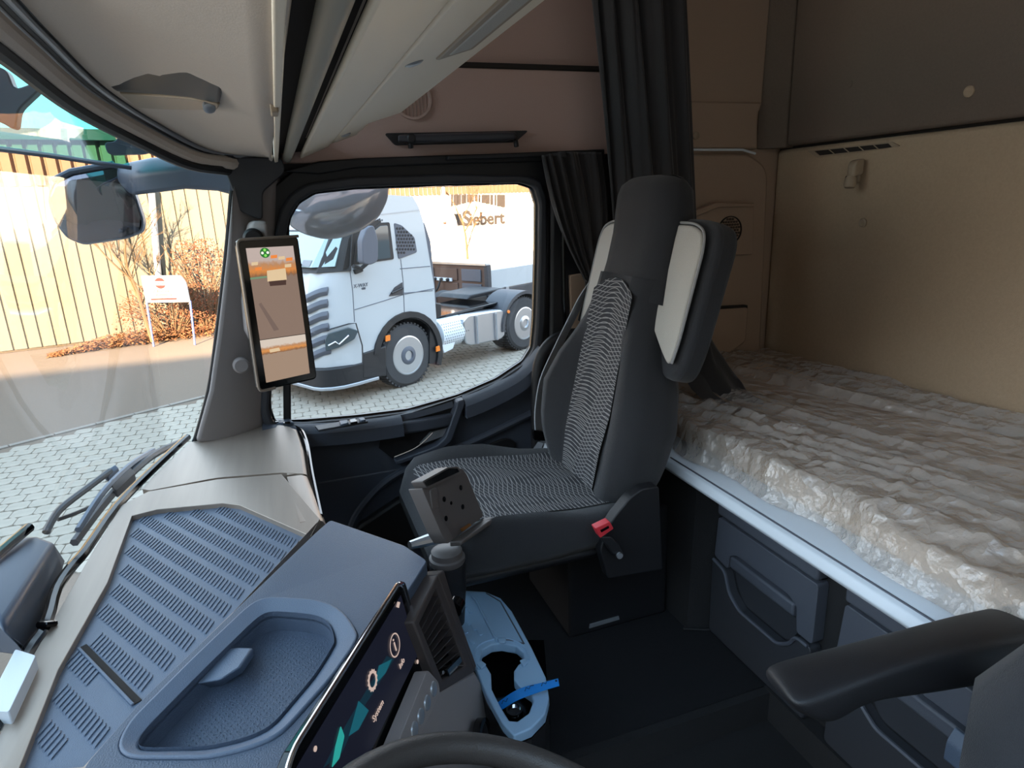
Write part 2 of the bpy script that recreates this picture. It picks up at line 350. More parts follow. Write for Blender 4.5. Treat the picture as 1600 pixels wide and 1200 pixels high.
# ================================================================== PASSENGER DOOR
WIN = [(452, 340), (466, 316), (492, 300), (560, 292), (700, 287), (815, 285), (836, 292), (844, 318), (843, 400), (840, 500), (836, 545), (822, 568), (780, 596), (720, 622), (640, 645), (560, 655), (480, 662), (428, 664), (420, 640), (424, 560), (434, 440)]
OUT = [(418, 325), (428, 290), (455, 268), (560, 258), (700, 252), (835, 247), (862, 255), (880, 290), (884, 400), (884, 500), (884, 560), (880, 640), (800, 690), (720, 740), (640, 770), (560, 780), (480, 790), (412, 790), (408, 700), (412, 600), (416, 450)]
door = struct(mk('door_1', frame(pl('y', YD+.005, OUT), pl('y', YD+.005, WIN), (0, .06, 0)), MT['black_pl'], bevel=.006))
wi = fil(pl('y', YD-.012, WIN), .01, 2); wo = [p+(p-at('y', YD-.012, 640, 470)).normalized()*.028 for p in wi]
mk('window_surround', frame(wo, wi, (0, .05, 0)), MT['dark_pl'], door, bevel=.007)
mk('window_seal', tube([p+Vector((0, .03, 0)) for p in wi]+[wi[0]+Vector((0, .03, 0))], .006, 6), MT['gloss'], door)
w1 = struct(mk('window_1', prism(pl('y', YD+.045, WIN), (0, .004, 0)), MT['glass']))
mk('quarter_bar', prism(pl('y', YD+.02, [(440, 330), (452, 330), (455, 665), (443, 665)]), (0, .03, 0)), MT['black_pl'], door, bevel=.004)
mk('guide_channel', prism(pl('y', YD+.0, [(407, 600), (422, 600), (426, 668), (411, 668)]), (0, .03, 0)), MT['black_pl'], door, bevel=.004)
# inner panel
LOW = [(410, 662), (480, 662), (560, 656), (640, 645), (720, 622), (780, 596), (822, 568), (842, 545), (842, 900), (400, 900)]
mk('inner_panel', prism(pl('y', YD-.01, LOW), (0, .04, 0)), MT['door_pl'], door, bevel=.01)
mk('lower_shell', box(-.18, .78, YD-.012, YD+.03, ZF-.02, 1.98), MT['door_pl'], door, bevel=.01)
def sill(t0, t1, n, d0, h):
    top = bez([Vector((x, y, 0)) for x, y in [(410, 663), (480, 662), (560, 656), (640, 644), (720, 621), (780, 595), (815, 572), (838, 540)]], 5)
    k = len(top); r = []
    for i in range(int(t0*(k-1)), int(t1*(k-1))+1):
        x, y = top[i].x, top[i].y; c = at('y', YD, x, y)
        r.append([c+Vector((0, .02, .004)), c+Vector((0, -d0*.6, .002)), c+Vector((0, -d0, -.012)), c+Vector((0, -d0*1.02, -h)), c+Vector((0, .02, -h-.01))])
    return loft(r)
mk('sill_front', sill(0, .40, 12, .060, .05), MT['door_pl'], door, smooth=True, ang=50)
mk('sill_middle', sill(.40, .57, 12, .024, .014), MT['door_pl'], door, smooth=True, ang=50)
mk('sill_rear', sill(.575, 1, 12, .062, .05), MT['door_pl'], door, smooth=True, ang=50)
sw = mk('switch_plate', prism(fil(pl('z', at('y', YD-.03, 520, 662).z+.006, [(492, 668), (562, 657), (576, 661), (498, 675)]), .004), (0, 0, .006)), MT['dark_pl'], door, bevel=.002)
zsw = at('y', YD-.03, 520, 662).z+.013
for q in [[(530, 661), (543, 659), (545, 664), (533, 667)], [(546, 659), (556, 657), (559, 662), (548, 664)], [(560, 656), (568, 655), (572, 659), (564, 661)]]:
    mk('window_switch', prism(pl('z', zsw, q), (0, 0, .007)), MT['gloss'] if q[0][0] == 546 else MT['dash'], sw, bevel=.002)
# pull handle bridge with hollow, frame and opener
yp = YD-.05
mk('pull_hollow', prism(pl('y', YD-.014, [(596, 668), (612, 655), (700, 626), (722, 618), (712, 660), (690, 696), (620, 722), (592, 700)]), (0, .006, 0)), MT['black_pl'], door)
mk('pull_bar', loft([[at('y', y_, x, y), at('y', y_+.03, x, y-5), at('y', y_+.045, x, y+t), at('y', y_, x+1, y+t)] for x, y, t, y_ in [(578, 672, 14, YD-.045), (612, 664, 17, yp), (660, 657, 17, yp), (698, 650, 16, yp), (710, 648, 14, YD-.04)]]), MT['door_pl'], door, bevel=.005, seg=3)
mk('pull_frame', prism(fil(pl('y', yp, [(714, 628), (727, 624), (727, 632), (706, 690), (690, 703), (622, 727), (616, 722), (682, 697), (696, 684), (714, 634)]), .006, 2), (0, .05, 0)), MT['door_pl'], door, bevel=.005)
mk('door_opener', prism(fil(pl('y', YD-.030, [(672, 676), (700, 668), (692, 682), (656, 695)]), .003), (0, .012, 0)), MT['silver_pl'], door, bevel=.003)
mk('opener_edge', tube(bez(pl('y', YD-.028, [(616, 714), (645, 702), (662, 690), (676, 676)]), 4), .0028), MT['chrome'], door, smooth=True)
mk('pocket_arch', tube(bez(pl('y', YD-.02, [(545, 835), (560, 800), (600, 755), (650, 726), (700, 706), (760, 680), (842, 640)]), 6), .012, 8), MT['door_pl'], door, smooth=True)
mk('pocket_panel', prism(fil(pl('y', YD-.02, [(700, 722), (790, 684), (806, 690), (806, 770), (640, 800), (600, 810)]), .02), (0, .01, 0)), MT['black_pl'], door, bevel=.006)
mk('map_pocket', loft([[at('y', YD-d, x, y) for d, x, y in ((.0, x0, y0), (.07, x0+3, y0+6), (.075, x0+3, y0+80), (.0, x0, y0+80))] for x0, y0 in [(520, 880), (560, 815), (620, 775), (700, 752), (800, 740)]]), MT['black_pl'], door, bevel=.01)
# B pillar and the sleeper edge behind it
bp = struct(mk('trim_3', prism(pl('y', YD-.015, [(850, 246), (1000, 237), (1000, 420), (926, 424), (892, 540), (886, 830), (838, 830), (838, 640), (860, 540), (862, 290)]), (0, .06, 0)), MT['black_pl'], bevel=.01))
mk('pillar_groove', tube(pl('y', YD-.02, [(878, 300), (881, 470), (884, 525)]), .006), MT['gloss'], bp)
mk('sleeper_edge', prism(pl('y', YD-.025, [(890, 430), (922, 425), (925, 520), (893, 520)]), (0, .02, 0)), MT['side'], bp, bevel=.004)
gb = mk('grab_bar', tube(bez(pl('y', YD-.09, [(905, 521), (885, 523), (862, 534), (846, 556), (839, 590), (838, 660), (838, 740)]), 6), .017, 12), MT['black_pl'], None, smooth=True)
tag(gb, 'black curved entry bar beside the door pillar left of the seat back', 'grab bar')
hb = at('y', YD-.03, 608, 207)
gh = empty('grab_handle', at('y', YD, 713, 212)); gh.parent = wp; gh.location = at('y', YD, 713, 212)-ORG[wp.name]; gh['label'] = 'black horizontal grab handle'
mk('grip', loft([[at('y', YD-.045+dy, x, y+s) for s, dy in ((-h, 0), (-h*.6, -.02), (h*.6, -.02), (h, 0), (h*.5, .018), (-h*.5, .018))] for x, y, h in [(622, 217, 6), (650, 217, 8), (715, 215, 8), (790, 213, 8), (806, 212, 6)]]), MT['dark_pl'], gh, bevel=.004)
mk('base_plate', prism(fil(pl('y', YD-.012, [(601, 208), (826, 204), (806, 222), (618, 227)]), .008), (0, .012, 0)), MT['black_pl'], gh, bevel=.004)
mk('end_knob', lathe(at('y', YD-.055, 642, 217), (0, -1, 0), [(.013, -.02), (.013, .008), (.009, .012)], 20), MT['black_pl'], gh, smooth=True)
for p in [(640, 226), (805, 224)]:
    mk('coat_hook', tube(bez([at('y', YD-.02, p[0], p[1]-8), at('y', YD-.05, p[0]+1, p[1]-2), at('y', YD-.05, p[0]+2, p[1]+5)], 4), .007), MT['black_pl'], gh, smooth=True)
# ================================================================== OVERHEAD SHELF AND ROLLER BLIND
ov = empty('overhead_shelf', (.10, 1.0, 2.88), 'long cream overhead shelf running diagonally across the top of the picture', 'shelf')
def bar(prof, y0, y1): return prism([(x, y0, 2.75+z) for x, z in prof], (0, y1-y0, 0))
mk('front_face', bar([(.078, .128), (.156, .158), (.156, .17), (.078, .14)], .25, 1.845), MT['beam'], ov, bevel=.006, seg=3)
mk('lower_face', bar([(.156, .158), (.292, .199), (.304, .215), (.304, .33), (.29, .33), (.28, .22), (.156, .175)], .25, 1.52), MT['beam'], ov, bevel=.006, seg=3)
mk('end_cap', bar([(.158, .160), (.225, .182), (.225, .195), (.158, .172)], 1.52, 1.80), MT['beam'], ov, bevel=.004)
mk('shelf_body', bar([(.08, .145), (.285, .22), (.285, .42), (.08, .42)], .25, 1.50), MT['headliner'], ov)
mk('recess_panel', bar([(.262, .189), (.296, .203), (.302, .23), (.296, .21)], .27, .80), MT['beam'], ov, bevel=.003)
lm = mk('lamp_frame', bar([(.212, .172), (.264, .188), (.266, .198), (.212, .182)], .30, .86), MT['beige_plastic'], ov, bevel=.004)
mk('lamp_lens', bar([(.224, .1745), (.255, .184), (.255, .192), (.224, .183)], .32, .84), MT['leather'], lm, bevel=.003)
for (x, y) in [(646, 98), (540, 211)]:
    c = pp(Vector((.156, 1, 2.908)), Vector((-.041, 0, .122)).normalized(), x, y)
    mk('shelf_button', lathe(c+Vector((0, 0, .002)), (.3, 0, -1), [(.012, -.004), (.012, .003), (.008, .005)], 20), MT['silver_pl'], ov, smooth=True)
rb = empty('roller_blind', (.03, 1.0, 2.87), 'grey roller sun blind tube in its dark slot left of the overhead shelf', 'blind')
mk('slot', bar([(.010, .140), (.084, .146), (.084, .21), (.010, .21)], .25, 1.845), MT['seam'], rb)
mk('edge_strip', bar([(.014, .117), (.023, .1185), (.023, .145), (.014, .145)], .25, 1.845), MT['beam'], rb, bevel=.002)
mk('blind_tube', tube([(.057, .25, 2.884), (.046, 1.84, 2.880)], .0115, 16), MT['tube'], rb, smooth=True)
mk('strip_clip', box(.010, .019, .86, .90, 2.862, 2.885), MT['beige_plastic'], rb, bevel=.002)
# console pod on the overhead panel
pd = empty('overhead_pod', at('y', 1.1, 260, 140), 'black wedge shaped pod under the grey front headliner', 'pod')
def ceil_y(px, py):                            # depth of the overhead panel under a pixel
    best = None
    for i in range(41):
        for j in range(nh-1):
            for jj in (0, .5):
                p = ovf(i/40, (j+jj)/(nh-1)); q = p-CAM; z = q.dot(FW)
                d = abs(800+F*q.dot(RT)/z-px)+abs(600-F*q.dot(UP)/z-py)
                if best is None or d < best[0]: best = (d, p.y)
    return best[1]
def podp(pts): return [at('y', ceil_y(*p)-o, *p) for *p, o in pts]
top = podp([(160, 124, .004), (222, 97, .004), (290, 103, .004), (356, 122, .004)])
bot = podp([(186, 146, .10), (250, 150, .12), (300, 155, .12), (346, 165, .11)])
rear = [p+Vector((-.02, .10, .06)) for p in top]
mk('pod_shell', loft([[t, b, b+Vector((-.01, .06, .02)), r] for t, b, r in zip(top, bot, rear)]), MT['black_pl'], pd, bevel=.008, seg=3)
bl = bot
b2 = podp([(216, 170, .09), (255, 172, .09), (305, 173, .09), (341, 172, .09)])
mk('pod_base', loft([[a, b, b+Vector((-.005, .04, .03)), a+Vector((-.005, .04, .02))] for a, b in zip(bl, b2)]), MT['beige_plastic'], pd, bevel=.004)
mk('map_lamp', lathe((bl[3]+b2[3])/2+Vector((-.013, -.004, -.001)), (.1, -.6, -.6), [(.008, -.006), (.008, .001), (.005, .003)], 20), MT['silver_pl'], pd, smooth=True)
# ================================================================== CURTAINS
def pleat(path_top, path_bot, nu, nv, amp, k, ph=0, bulge=None):
    pt = bez(path_top, 10); pb = bez(path_bot, 10)
    def f(u, v):
        i = u*(len(pt)-1); a = int(min(i, len(pt)-2)); p = pt[a].lerp(pt[a+1], i-a); q = pb[a].lerp(pb[a+1], i-a)
        c = p.lerp(q, v)
        if bulge: c = c + bulge(u, v)
        d = amp*(.75+.25*math.sin(5*v+3*u))*(math.sin(k*2*PI*u+ph+.8*math.sin(2.2*v+u*4))+.35*math.sin(k*4.3*PI*u+v*2))
        return c+Vector((.35*d, -d, 0))
    return grid(f, nu, nv)
y0 = 1.70
cu = empty('bunk_curtain', (1.05, y0, 2.1), 'long black bunk curtain hanging behind the seat from the roof', 'curtain')
mk('curtain_panel', pleat([(.845, y0+.05, 3.5), (.95, y0-.01, 3.5), (1.105, y0-.03, 3.5)], [(.99, y0+.06, 2.2), (1.10, y0-.03, 2.2), (1.22, y0-.05, 2.2)], 110, 40, .016, 5), MT['curtain'], cu, smooth=True, solid=.003, ang=80)
hemp = [(1082, 470, 16, 30, 1.60), (1092, 530, 24, 30, 1.56), (1108, 575, 38, 30, 1.50), (1128, 603, 40, 26, 1.46), (1150, 616, 24, 18, 1.44), (1172, 622, 7, 9, 1.43)]
hr_ = []
for k, (x, y, a, b, yy) in enumerate(hemp):
    c = at('y', yy, x, y); hr_.append([c+Vector((math.cos(t)*a*.0013*(1+.22*math.sin(3*t+k)), math.sin(t)*.05*(1+.2*math.cos(4*t)), math.sin(t)*b*.0011*(1+.25*math.sin(5*t+1.7*k))+.01)) for t in [2*PI*i/28 for i in range(28)]])
hb_ = [[p for p in r] for r in hr_]
mk('curtain_hem', loft([list(r) for r in zip(*[bez([r[i] for r in hb_], 4) for i in range(28)])]), MT['curtain'], cu, smooth=True, ang=80)
mk('hem_fold', loft([[c+Vector((math.cos(t)*w, math.sin(t)*w*.6, math.sin(t)*w*.5)) for t in [2*PI*i/10 for i in range(10)]] for c, w in zip(bez([at('y', 1.46, 1085, 590), at('y', 1.42, 1105, 618), at('y', 1.39, 1136, 632)], 5), [.03]*4+[.026, .024, .022, .018, .014, .009, .004])]), MT['curtain'], cu, smooth=True, ang=80)
dc = empty('door_curtain', at('y', 1.80, 890, 440), 'short black curtain gathered to the rear edge of the door window', 'curtain')
def bul(u, v): return Vector((-.03*math.sin(PI*v)*(1-u)+.012*math.sin(PI*v)*u, -.02*math.sin(PI*v), 0))
T = pl('y', 1.79, [(846, 243), (880, 238), (940, 238)]); B = pl('y', 1.78, [(915, 440), (925, 442), (938, 446)])
mk('curtain_panel', pleat(T, B, 80, 40, .010, 5, 1, bul), MT['curtain'], dc, smooth=True, solid=.003, ang=80)
mk('curtain_rail', prism(pl('y', 1.81, [(700, 243), (945, 233), (945, 241), (700, 250)]), (0, .03, 0)), MT['black_pl'], dc, bevel=.003)
mk('curtain_clip', prism(pl('y', 1.775, [(876, 236), (884, 236), (886, 246), (876, 246)]), (0, .03, 0)), MT['black_pl'], dc, bevel=.002)
mk('curtain_tail', pleat(pl('y', 1.78, [(915, 438), (925, 440), (938, 444)]), pl('y', 1.79, [(902, 500), (915, 510), (930, 520)]), 24, 10, .006, 2), MT['curtain'], dc, smooth=True, solid=.003)
# reading lamp on the rear wall
rl = empty('reading_lamp', at('x', XB, 1342, 270), 'small cream swivel reading lamp under the rear wall vent', 'lamp')
c0 = at('x', XB, 1340, 270)
mk('lamp_foot', box(XB-.016, XB, c0.y-.018, c0.y+.016, c0.z-.028, c0.z+.036), MT['beige_plastic'], rl, bevel=.008, seg=3)
mk('lamp_arm', loft([[(XB-d, c0.y-.02+w*s, c0.z+z) for s, z in ((-1, zt), (1, zt), (1, zb), (-1, zb))] for d, w, zt, zb in [(.012, .014, .038, -.004), (.04, .014, .034, -.012), (.05, .012, .02, -.016)]]), MT['beige_plastic'], rl, bevel=.006, seg=3)
mk('lamp_head', lathe((XB-.042, c0.y-.018, c0.z-.012), (-.2, -.1, -1), [(.010, -.004), (.016, .004), (.017, .022), (.013, .030)], 20), MT['beige_plastic'], rl, smooth=True)
mk('lamp_lens', lathe((XB-.03, c0.y+.006, c0.z-.016), (-.3, .95, 0), [(.009, 0), (.009, .003)], 16), MT['gloss'], rl)
# ================================================================== BUNK
bf = empty('bunk', (1.23, .8, 1.95), 'pale grey fold-up bunk base with a white front ledge along the rear wall', 'bunk')
mk('front_ledge', loft([[(.835, y, 2.098), (.842, y, 2.115), (.868, y, 2.120), (.96, y, 2.118), (.96, y, 2.085), (.845, y, 2.085)] for y in (-.45, 1.28, 1.33)]), MT['ledge'], bf, bevel=.003)
mk('ledge_groove', box(.853, .856, -.45, 1.28, 2.112, 2.1195), MT['drawer'], bf)
mk('bunk_base', box(.93, 1.62, -.45, 1.84, 2.06, 2.10), MT['ledge'], bf)
mt = mk('mattress', box(.955, 1.612, -.45, 1.835, 2.102, 2.160), MT['mattress'], None, bevel=.03, seg=4)
tag(mt, 'thin beige mattress on the bunk under a plastic sheet', 'mattress')
def ridge(x, y, s, seed=0):
    return 1-abs(noise.noise((x*s, y*s, seed)))*2
def film(u, v):
    # u runs from the front edge to the rear wall, v along the bunk
    y = 1.83-2.25*v
    edge = .900+.012*math.sin(y*9)+.008*math.sin(y*23+1)+.018*noise.noise((y*6, 1.7, 3))
    x = edge+(1.616-edge)*u
    top = 2.176
    f = min(1, max(0, u)/.045); h = 2.121+(top+.004-2.121)*(f*f*(3-2*f))
    # long soft folds running along the bunk, slanting a little, then fine crumples
    q = x*1.0+.26*(y-.9)+.02*noise.noise((x*3, y*1.5, 5))
    w = .024*max(0, 1-abs(noise.noise((q*8, y*.45, 1)))*3.2)+.011*max(0, 1-abs(noise.noise((q*19, y*.8, 2)))*2.6)
    c = .009*ridge(x, y, 13, 3)+.0055*ridge(x, y, 30, 4)+.0028*ridge(x, y, 62, 9)
    fr = math.exp(-((u-.17)/.16)**2)
    h += (max(w, -.002)*(.25+.75*min(1, u*4)) + c*(.10+1.0*fr)*(.35+.65*f))*(.15+.85*f)+.006*f
    return (x, y, h)
fm = bpy.data.materials.new('plastic_film'); fm.use_nodes = True; nt = fm.node_tree; pb = nt.nodes['Principled BSDF']
pb.inputs['Base Color'].default_value = lin(238, 230, 222); pb.inputs['Roughness'].default_value = .17; pb.inputs['Specular IOR Level'].default_value = .7
tr = nt.nodes.new('ShaderNodeBsdfTransparent'); mx = nt.nodes.new('ShaderNodeMixShader'); mx.inputs[0].default_value = .38
gl = nt.nodes.new('ShaderNodeBsdfGlossy'); gl.inputs['Roughness'].default_value = .16; gl.inputs['Color'].default_value = (.95, .95, .96, 1)
mg_ = nt.nodes.new('ShaderNodeMixShader'); lw = nt.nodes.new('ShaderNodeLayerWeight'); lw.inputs[0].default_value = .35
lm_ = nt.nodes.new('ShaderNodeMath'); lm_.operation = 'MULTIPLY_ADD'; lm_.inputs[1].default_value = .45; lm_.inputs[2].default_value = .07
nt.links.new(lw.outputs['Fresnel'], lm_.inputs[0]); nt.links.new(lm_.outputs[0], mg_.inputs[0])
fnz = nt.nodes.new('ShaderNodeTexNoise'); fnz.inputs['Scale'].default_value = 26; fnz.inputs['Detail'].default_value = 6
tcf = nt.nodes.new('ShaderNodeTexCoord'); fbp = nt.nodes.new('ShaderNodeBump'); fbp.inputs['Strength'].default_value = .55; fbp.inputs['Distance'].default_value = .03
nt.links.new(tcf.outputs['Object'], fnz.inputs['Vector']); vor = nt.nodes.new('ShaderNodeTexVoronoi'); vor.inputs['Scale'].default_value = 22
vmx = nt.nodes.new('ShaderNodeVectorMath'); vmx.operation = 'MULTIPLY_ADD'; vmx.inputs[1].default_value = (.05, .05, .05)
nt.links.new(fnz.outputs[1], vmx.inputs[0]); nt.links.new(tcf.outputs['Object'], vmx.inputs[2]); nt.links.new(vmx.outputs[0], vor.inputs['Vector'])
nt.links.new(vor.outputs['Distance'], fbp.inputs['Height']); nt.links.new(fbp.outputs[0], pb.inputs['Normal'])
nt.links.new(tr.outputs[0], mx.inputs[1]); nt.links.new(pb.outputs[0], mx.inputs[2]); nt.links.new(mx.outputs[0], mg_.inputs[1]); nt.links.new(gl.outputs[0], mg_.inputs[2]); nt.links.new(fbp.outputs[0], gl.inputs['Normal']); nt.links.new(fbp.outputs[0], lw.inputs['Normal']); nt.links.new(mg_.outputs[0], nt.nodes['Material Output'].inputs[0])
fo = mk('plastic_sheet', grid(film, 120, 300), fm, None, smooth=True, ang=180)
tag(fo, 'crumpled clear plastic sheet covering the bunk mattress', 'plastic sheet')
# drawers under the bunk
XD = .93
def drawer(y1, y0, label):
    r = empty('storage_drawer', (XD+.2, (y0+y1)/2, ZF), label, 'drawer', 'storage drawers under the bunk')
    w = y1-y0
    mk('drawer_box', box(XD+.02, XD+.5, y0+.012, y1-.012, ZF+.004, 2.03), MT['black_pl'], r)
    mk('top_strip', box(XD-.004, XD+.03, y0, y1, 1.994, 2.032), MT['drawer'], r, bevel=.006)
    # upper front with a notch for the grip
    up = [(y1, 1.986), (y1+.008, 1.875), (y1-.045, 1.865), (y1-.05, 1.905), (y1-.075, 1.918), (y0+.075, 1.918), (y0+.05, 1.905), (y0+.045, 1.845), (y0+.0, 1.845), (y0, 1.986)]
    mk('drawer_front', prism([(XD, y, z) for y, z in fil([Vector((a, b, 0)) for a, b in up], .008, 3) for y, z in [(y, z)]] if False else [(XD, p.x, p.y) for p in fil([Vector((a, b, 0)) for a, b in up], .008, 3)], (.03, 0, 0)), MT['drawer'], r, bevel=.005)
    h = mk('handle', loft([[(XD-.004, y, 1.908), (XD-.004, y, 1.880), (XD+.012, y, 1.865), (XD+.02, y, 1.908)] for y in (y0+.055, y1-.055)]), MT['drawer'], r, bevel=.005)
    mk('grip_hollow', prism([(XD+.018, p.x, p.y) for p in fil([Vector((a, b, 0)) for a, b in [(y1-.05, 1.91), (y0+.05, 1.91), (y0+.05, 1.84), (y0+.08, 1.79), (y1-.09, 1.79), (y1-.055, 1.84)]], .02, 4)], (.004, 0, 0)), MT['dark_pl'], r)
    lw = [(y1+.012, 1.868), (y1-.040, 1.858), (y1-.06, 1.81), (y1-.10, 1.784), (y0+.09, 1.784), (y0+.055, 1.81), (y0+.04, 1.838), (y0, 1.838), (y0, ZF+.004), (y1+.012, ZF+.004)]
    mk('lower_front', prism([(XD-.002, p.x, p.y) for p in fil([Vector((a, b, 0)) for a, b in lw], .012, 3)], (.03, 0, 0)), MT['dark_pl'], r, bevel=.004)
    e = [Vector((XD-.004, a, b)) for a, b in lw[:8]]
    mk('grip_edge', tube(fil(e, .012, 3)[2:-2], .0045, 6), MT['drawer'], r, smooth=True)
    return r
drawer(1.18, .862, 'grey storage drawer under the bunk nearest the passenger seat')
drawer(.795, .40, 'grey storage drawer under the bunk behind the driver armrest')
cp = struct(mk('trim_4', box(.96, 1.0, -.3, 1.84, ZF-.3, 2.06), MT['carpet']))
mk('kick_plate', box(.925, .962, -.3, .979, ZF-.079, ZF), MT['carpet'], cp)
mk('side_carpet', prism([(.88, 1.22, ZF), (.96, 1.19, ZF), (.96, 1.19, 2.05), (.90, 1.23, 2.05)], (0, .6, 0)), MT['carpet'], cp)
mk('corner_bead', tube([(.87, 1.22, ZF+.004), (.93, 1.19, ZF+.004)], .004), MT['black_pl'], cp)
# ================================================================== SEATS
def pattern_mat():
    m = bpy.data.materials.new('wavy_line_cloth'); m.use_nodes = True; nt = m.node_tree; b = nt.nodes['Principled BSDF']; b.inputs['Roughness'].default_value = .95
    uv = nt.nodes.new('ShaderNodeUVMap'); uv.uv_map = 'UVMap'; sep = nt.nodes.new('ShaderNodeSeparateXYZ'); nt.links.new(uv.outputs[0], sep.inputs[0])
    def mth(op, a, b_=None):
        n = nt.nodes.new('ShaderNodeMath'); n.operation = op
        for i, q in enumerate((a, b_)):
            if q is None: continue
            if isinstance(q, (int, float)): n.inputs[i].default_value = q
            else: nt.links.new(q, n.inputs[i])
        return n.outputs[0]
    U, V = sep.outputs[0], sep.outputs[1]           # metres across and along
    def fam(k, amp, ph, slope, n):
        s = mth('SINE', mth('ADD', mth('MULTIPLY', U, k), mth('ADD', mth('MULTIPLY', V, 9.0), ph)))
        f = mth('FRACT', mth('MULTIPLY', mth('ADD', mth('ADD', V, mth('MULTIPLY', U, slope)), mth('MULTIPLY', s, amp)), n))
        return mth('LESS_THAN', mth('ABSOLUTE', mth('SUBTRACT', f, .5)), .075)
    a = fam(42, .0060, 0, .10, 100); c = fam(33, .0070, 2.1, -.12, 88)
    ln = mth('MAXIMUM', a, c)
    nz = nt.nodes.new('ShaderNodeTexNoise'); nz.inputs['Scale'].default_value = 300; tcn = nt.nodes.new('ShaderNodeTexCoord'); nt.links.new(tcn.outputs['Object'], nz.inputs['Vector'])
    mx = nt.nodes.new('ShaderNodeMix'); mx.data_type = 'RGBA'; mx.inputs[6].default_value = lin(52, 53, 58); mx.inputs[7].default_value = lin(200, 198, 196)
    nt.links.new(mth('MULTIPLY', ln, .5), mx.inputs[0]); nt.links.new(mx.outputs[2], b.inputs['Base Color'])
    bp = nt.nodes.new('ShaderNodeBump'); bp.inputs['Strength'].default_value = .4; bp.inputs['Distance'].default_value = .002
    nt.links.new(nz.outputs[0], bp.inputs['Height']); nt.links.new(bp.outputs[0], b.inputs['Normal'])
    return m
MT['pattern'] = pattern_mat()
def uvgrid(name, fn, nu, nv, su, sv, mat_, parent):
    o = mk(name, grid(fn, nu, nv), mat_, parent, smooth=True, ang=180)
    me = o.data; uvl = me.uv_layers.new(name='UVMap')
    for p in me.polygons:
        for li in p.loop_indices:
            vi = me.loops[li].vertex_index; i, j = vi % (nu+1), vi//(nu+1)
            uvl.data[li].uv = ((i/nu-.5)*su, j/nv*sv)
    return o
YS = 1.38
A_ = Vector((.195, 0, .73)).normalized(); N_ = Vector((-A_.z, 0, A_.x)); B_ = Vector((.682, YS, 2.055))
def sb(s, y, f): return B_+A_*s+Vector((0, y, 0))+N_*f
def lerp_tab(tab, s):
    for a, b in zip(tab, tab[1:]):
        if s <= b[0]:
            t = (s-a[0])/(b[0]-a[0]); return [p+(q-p)*t for p, q in zip(a[1:], b[1:])]
    return list(tab[-1][1:])
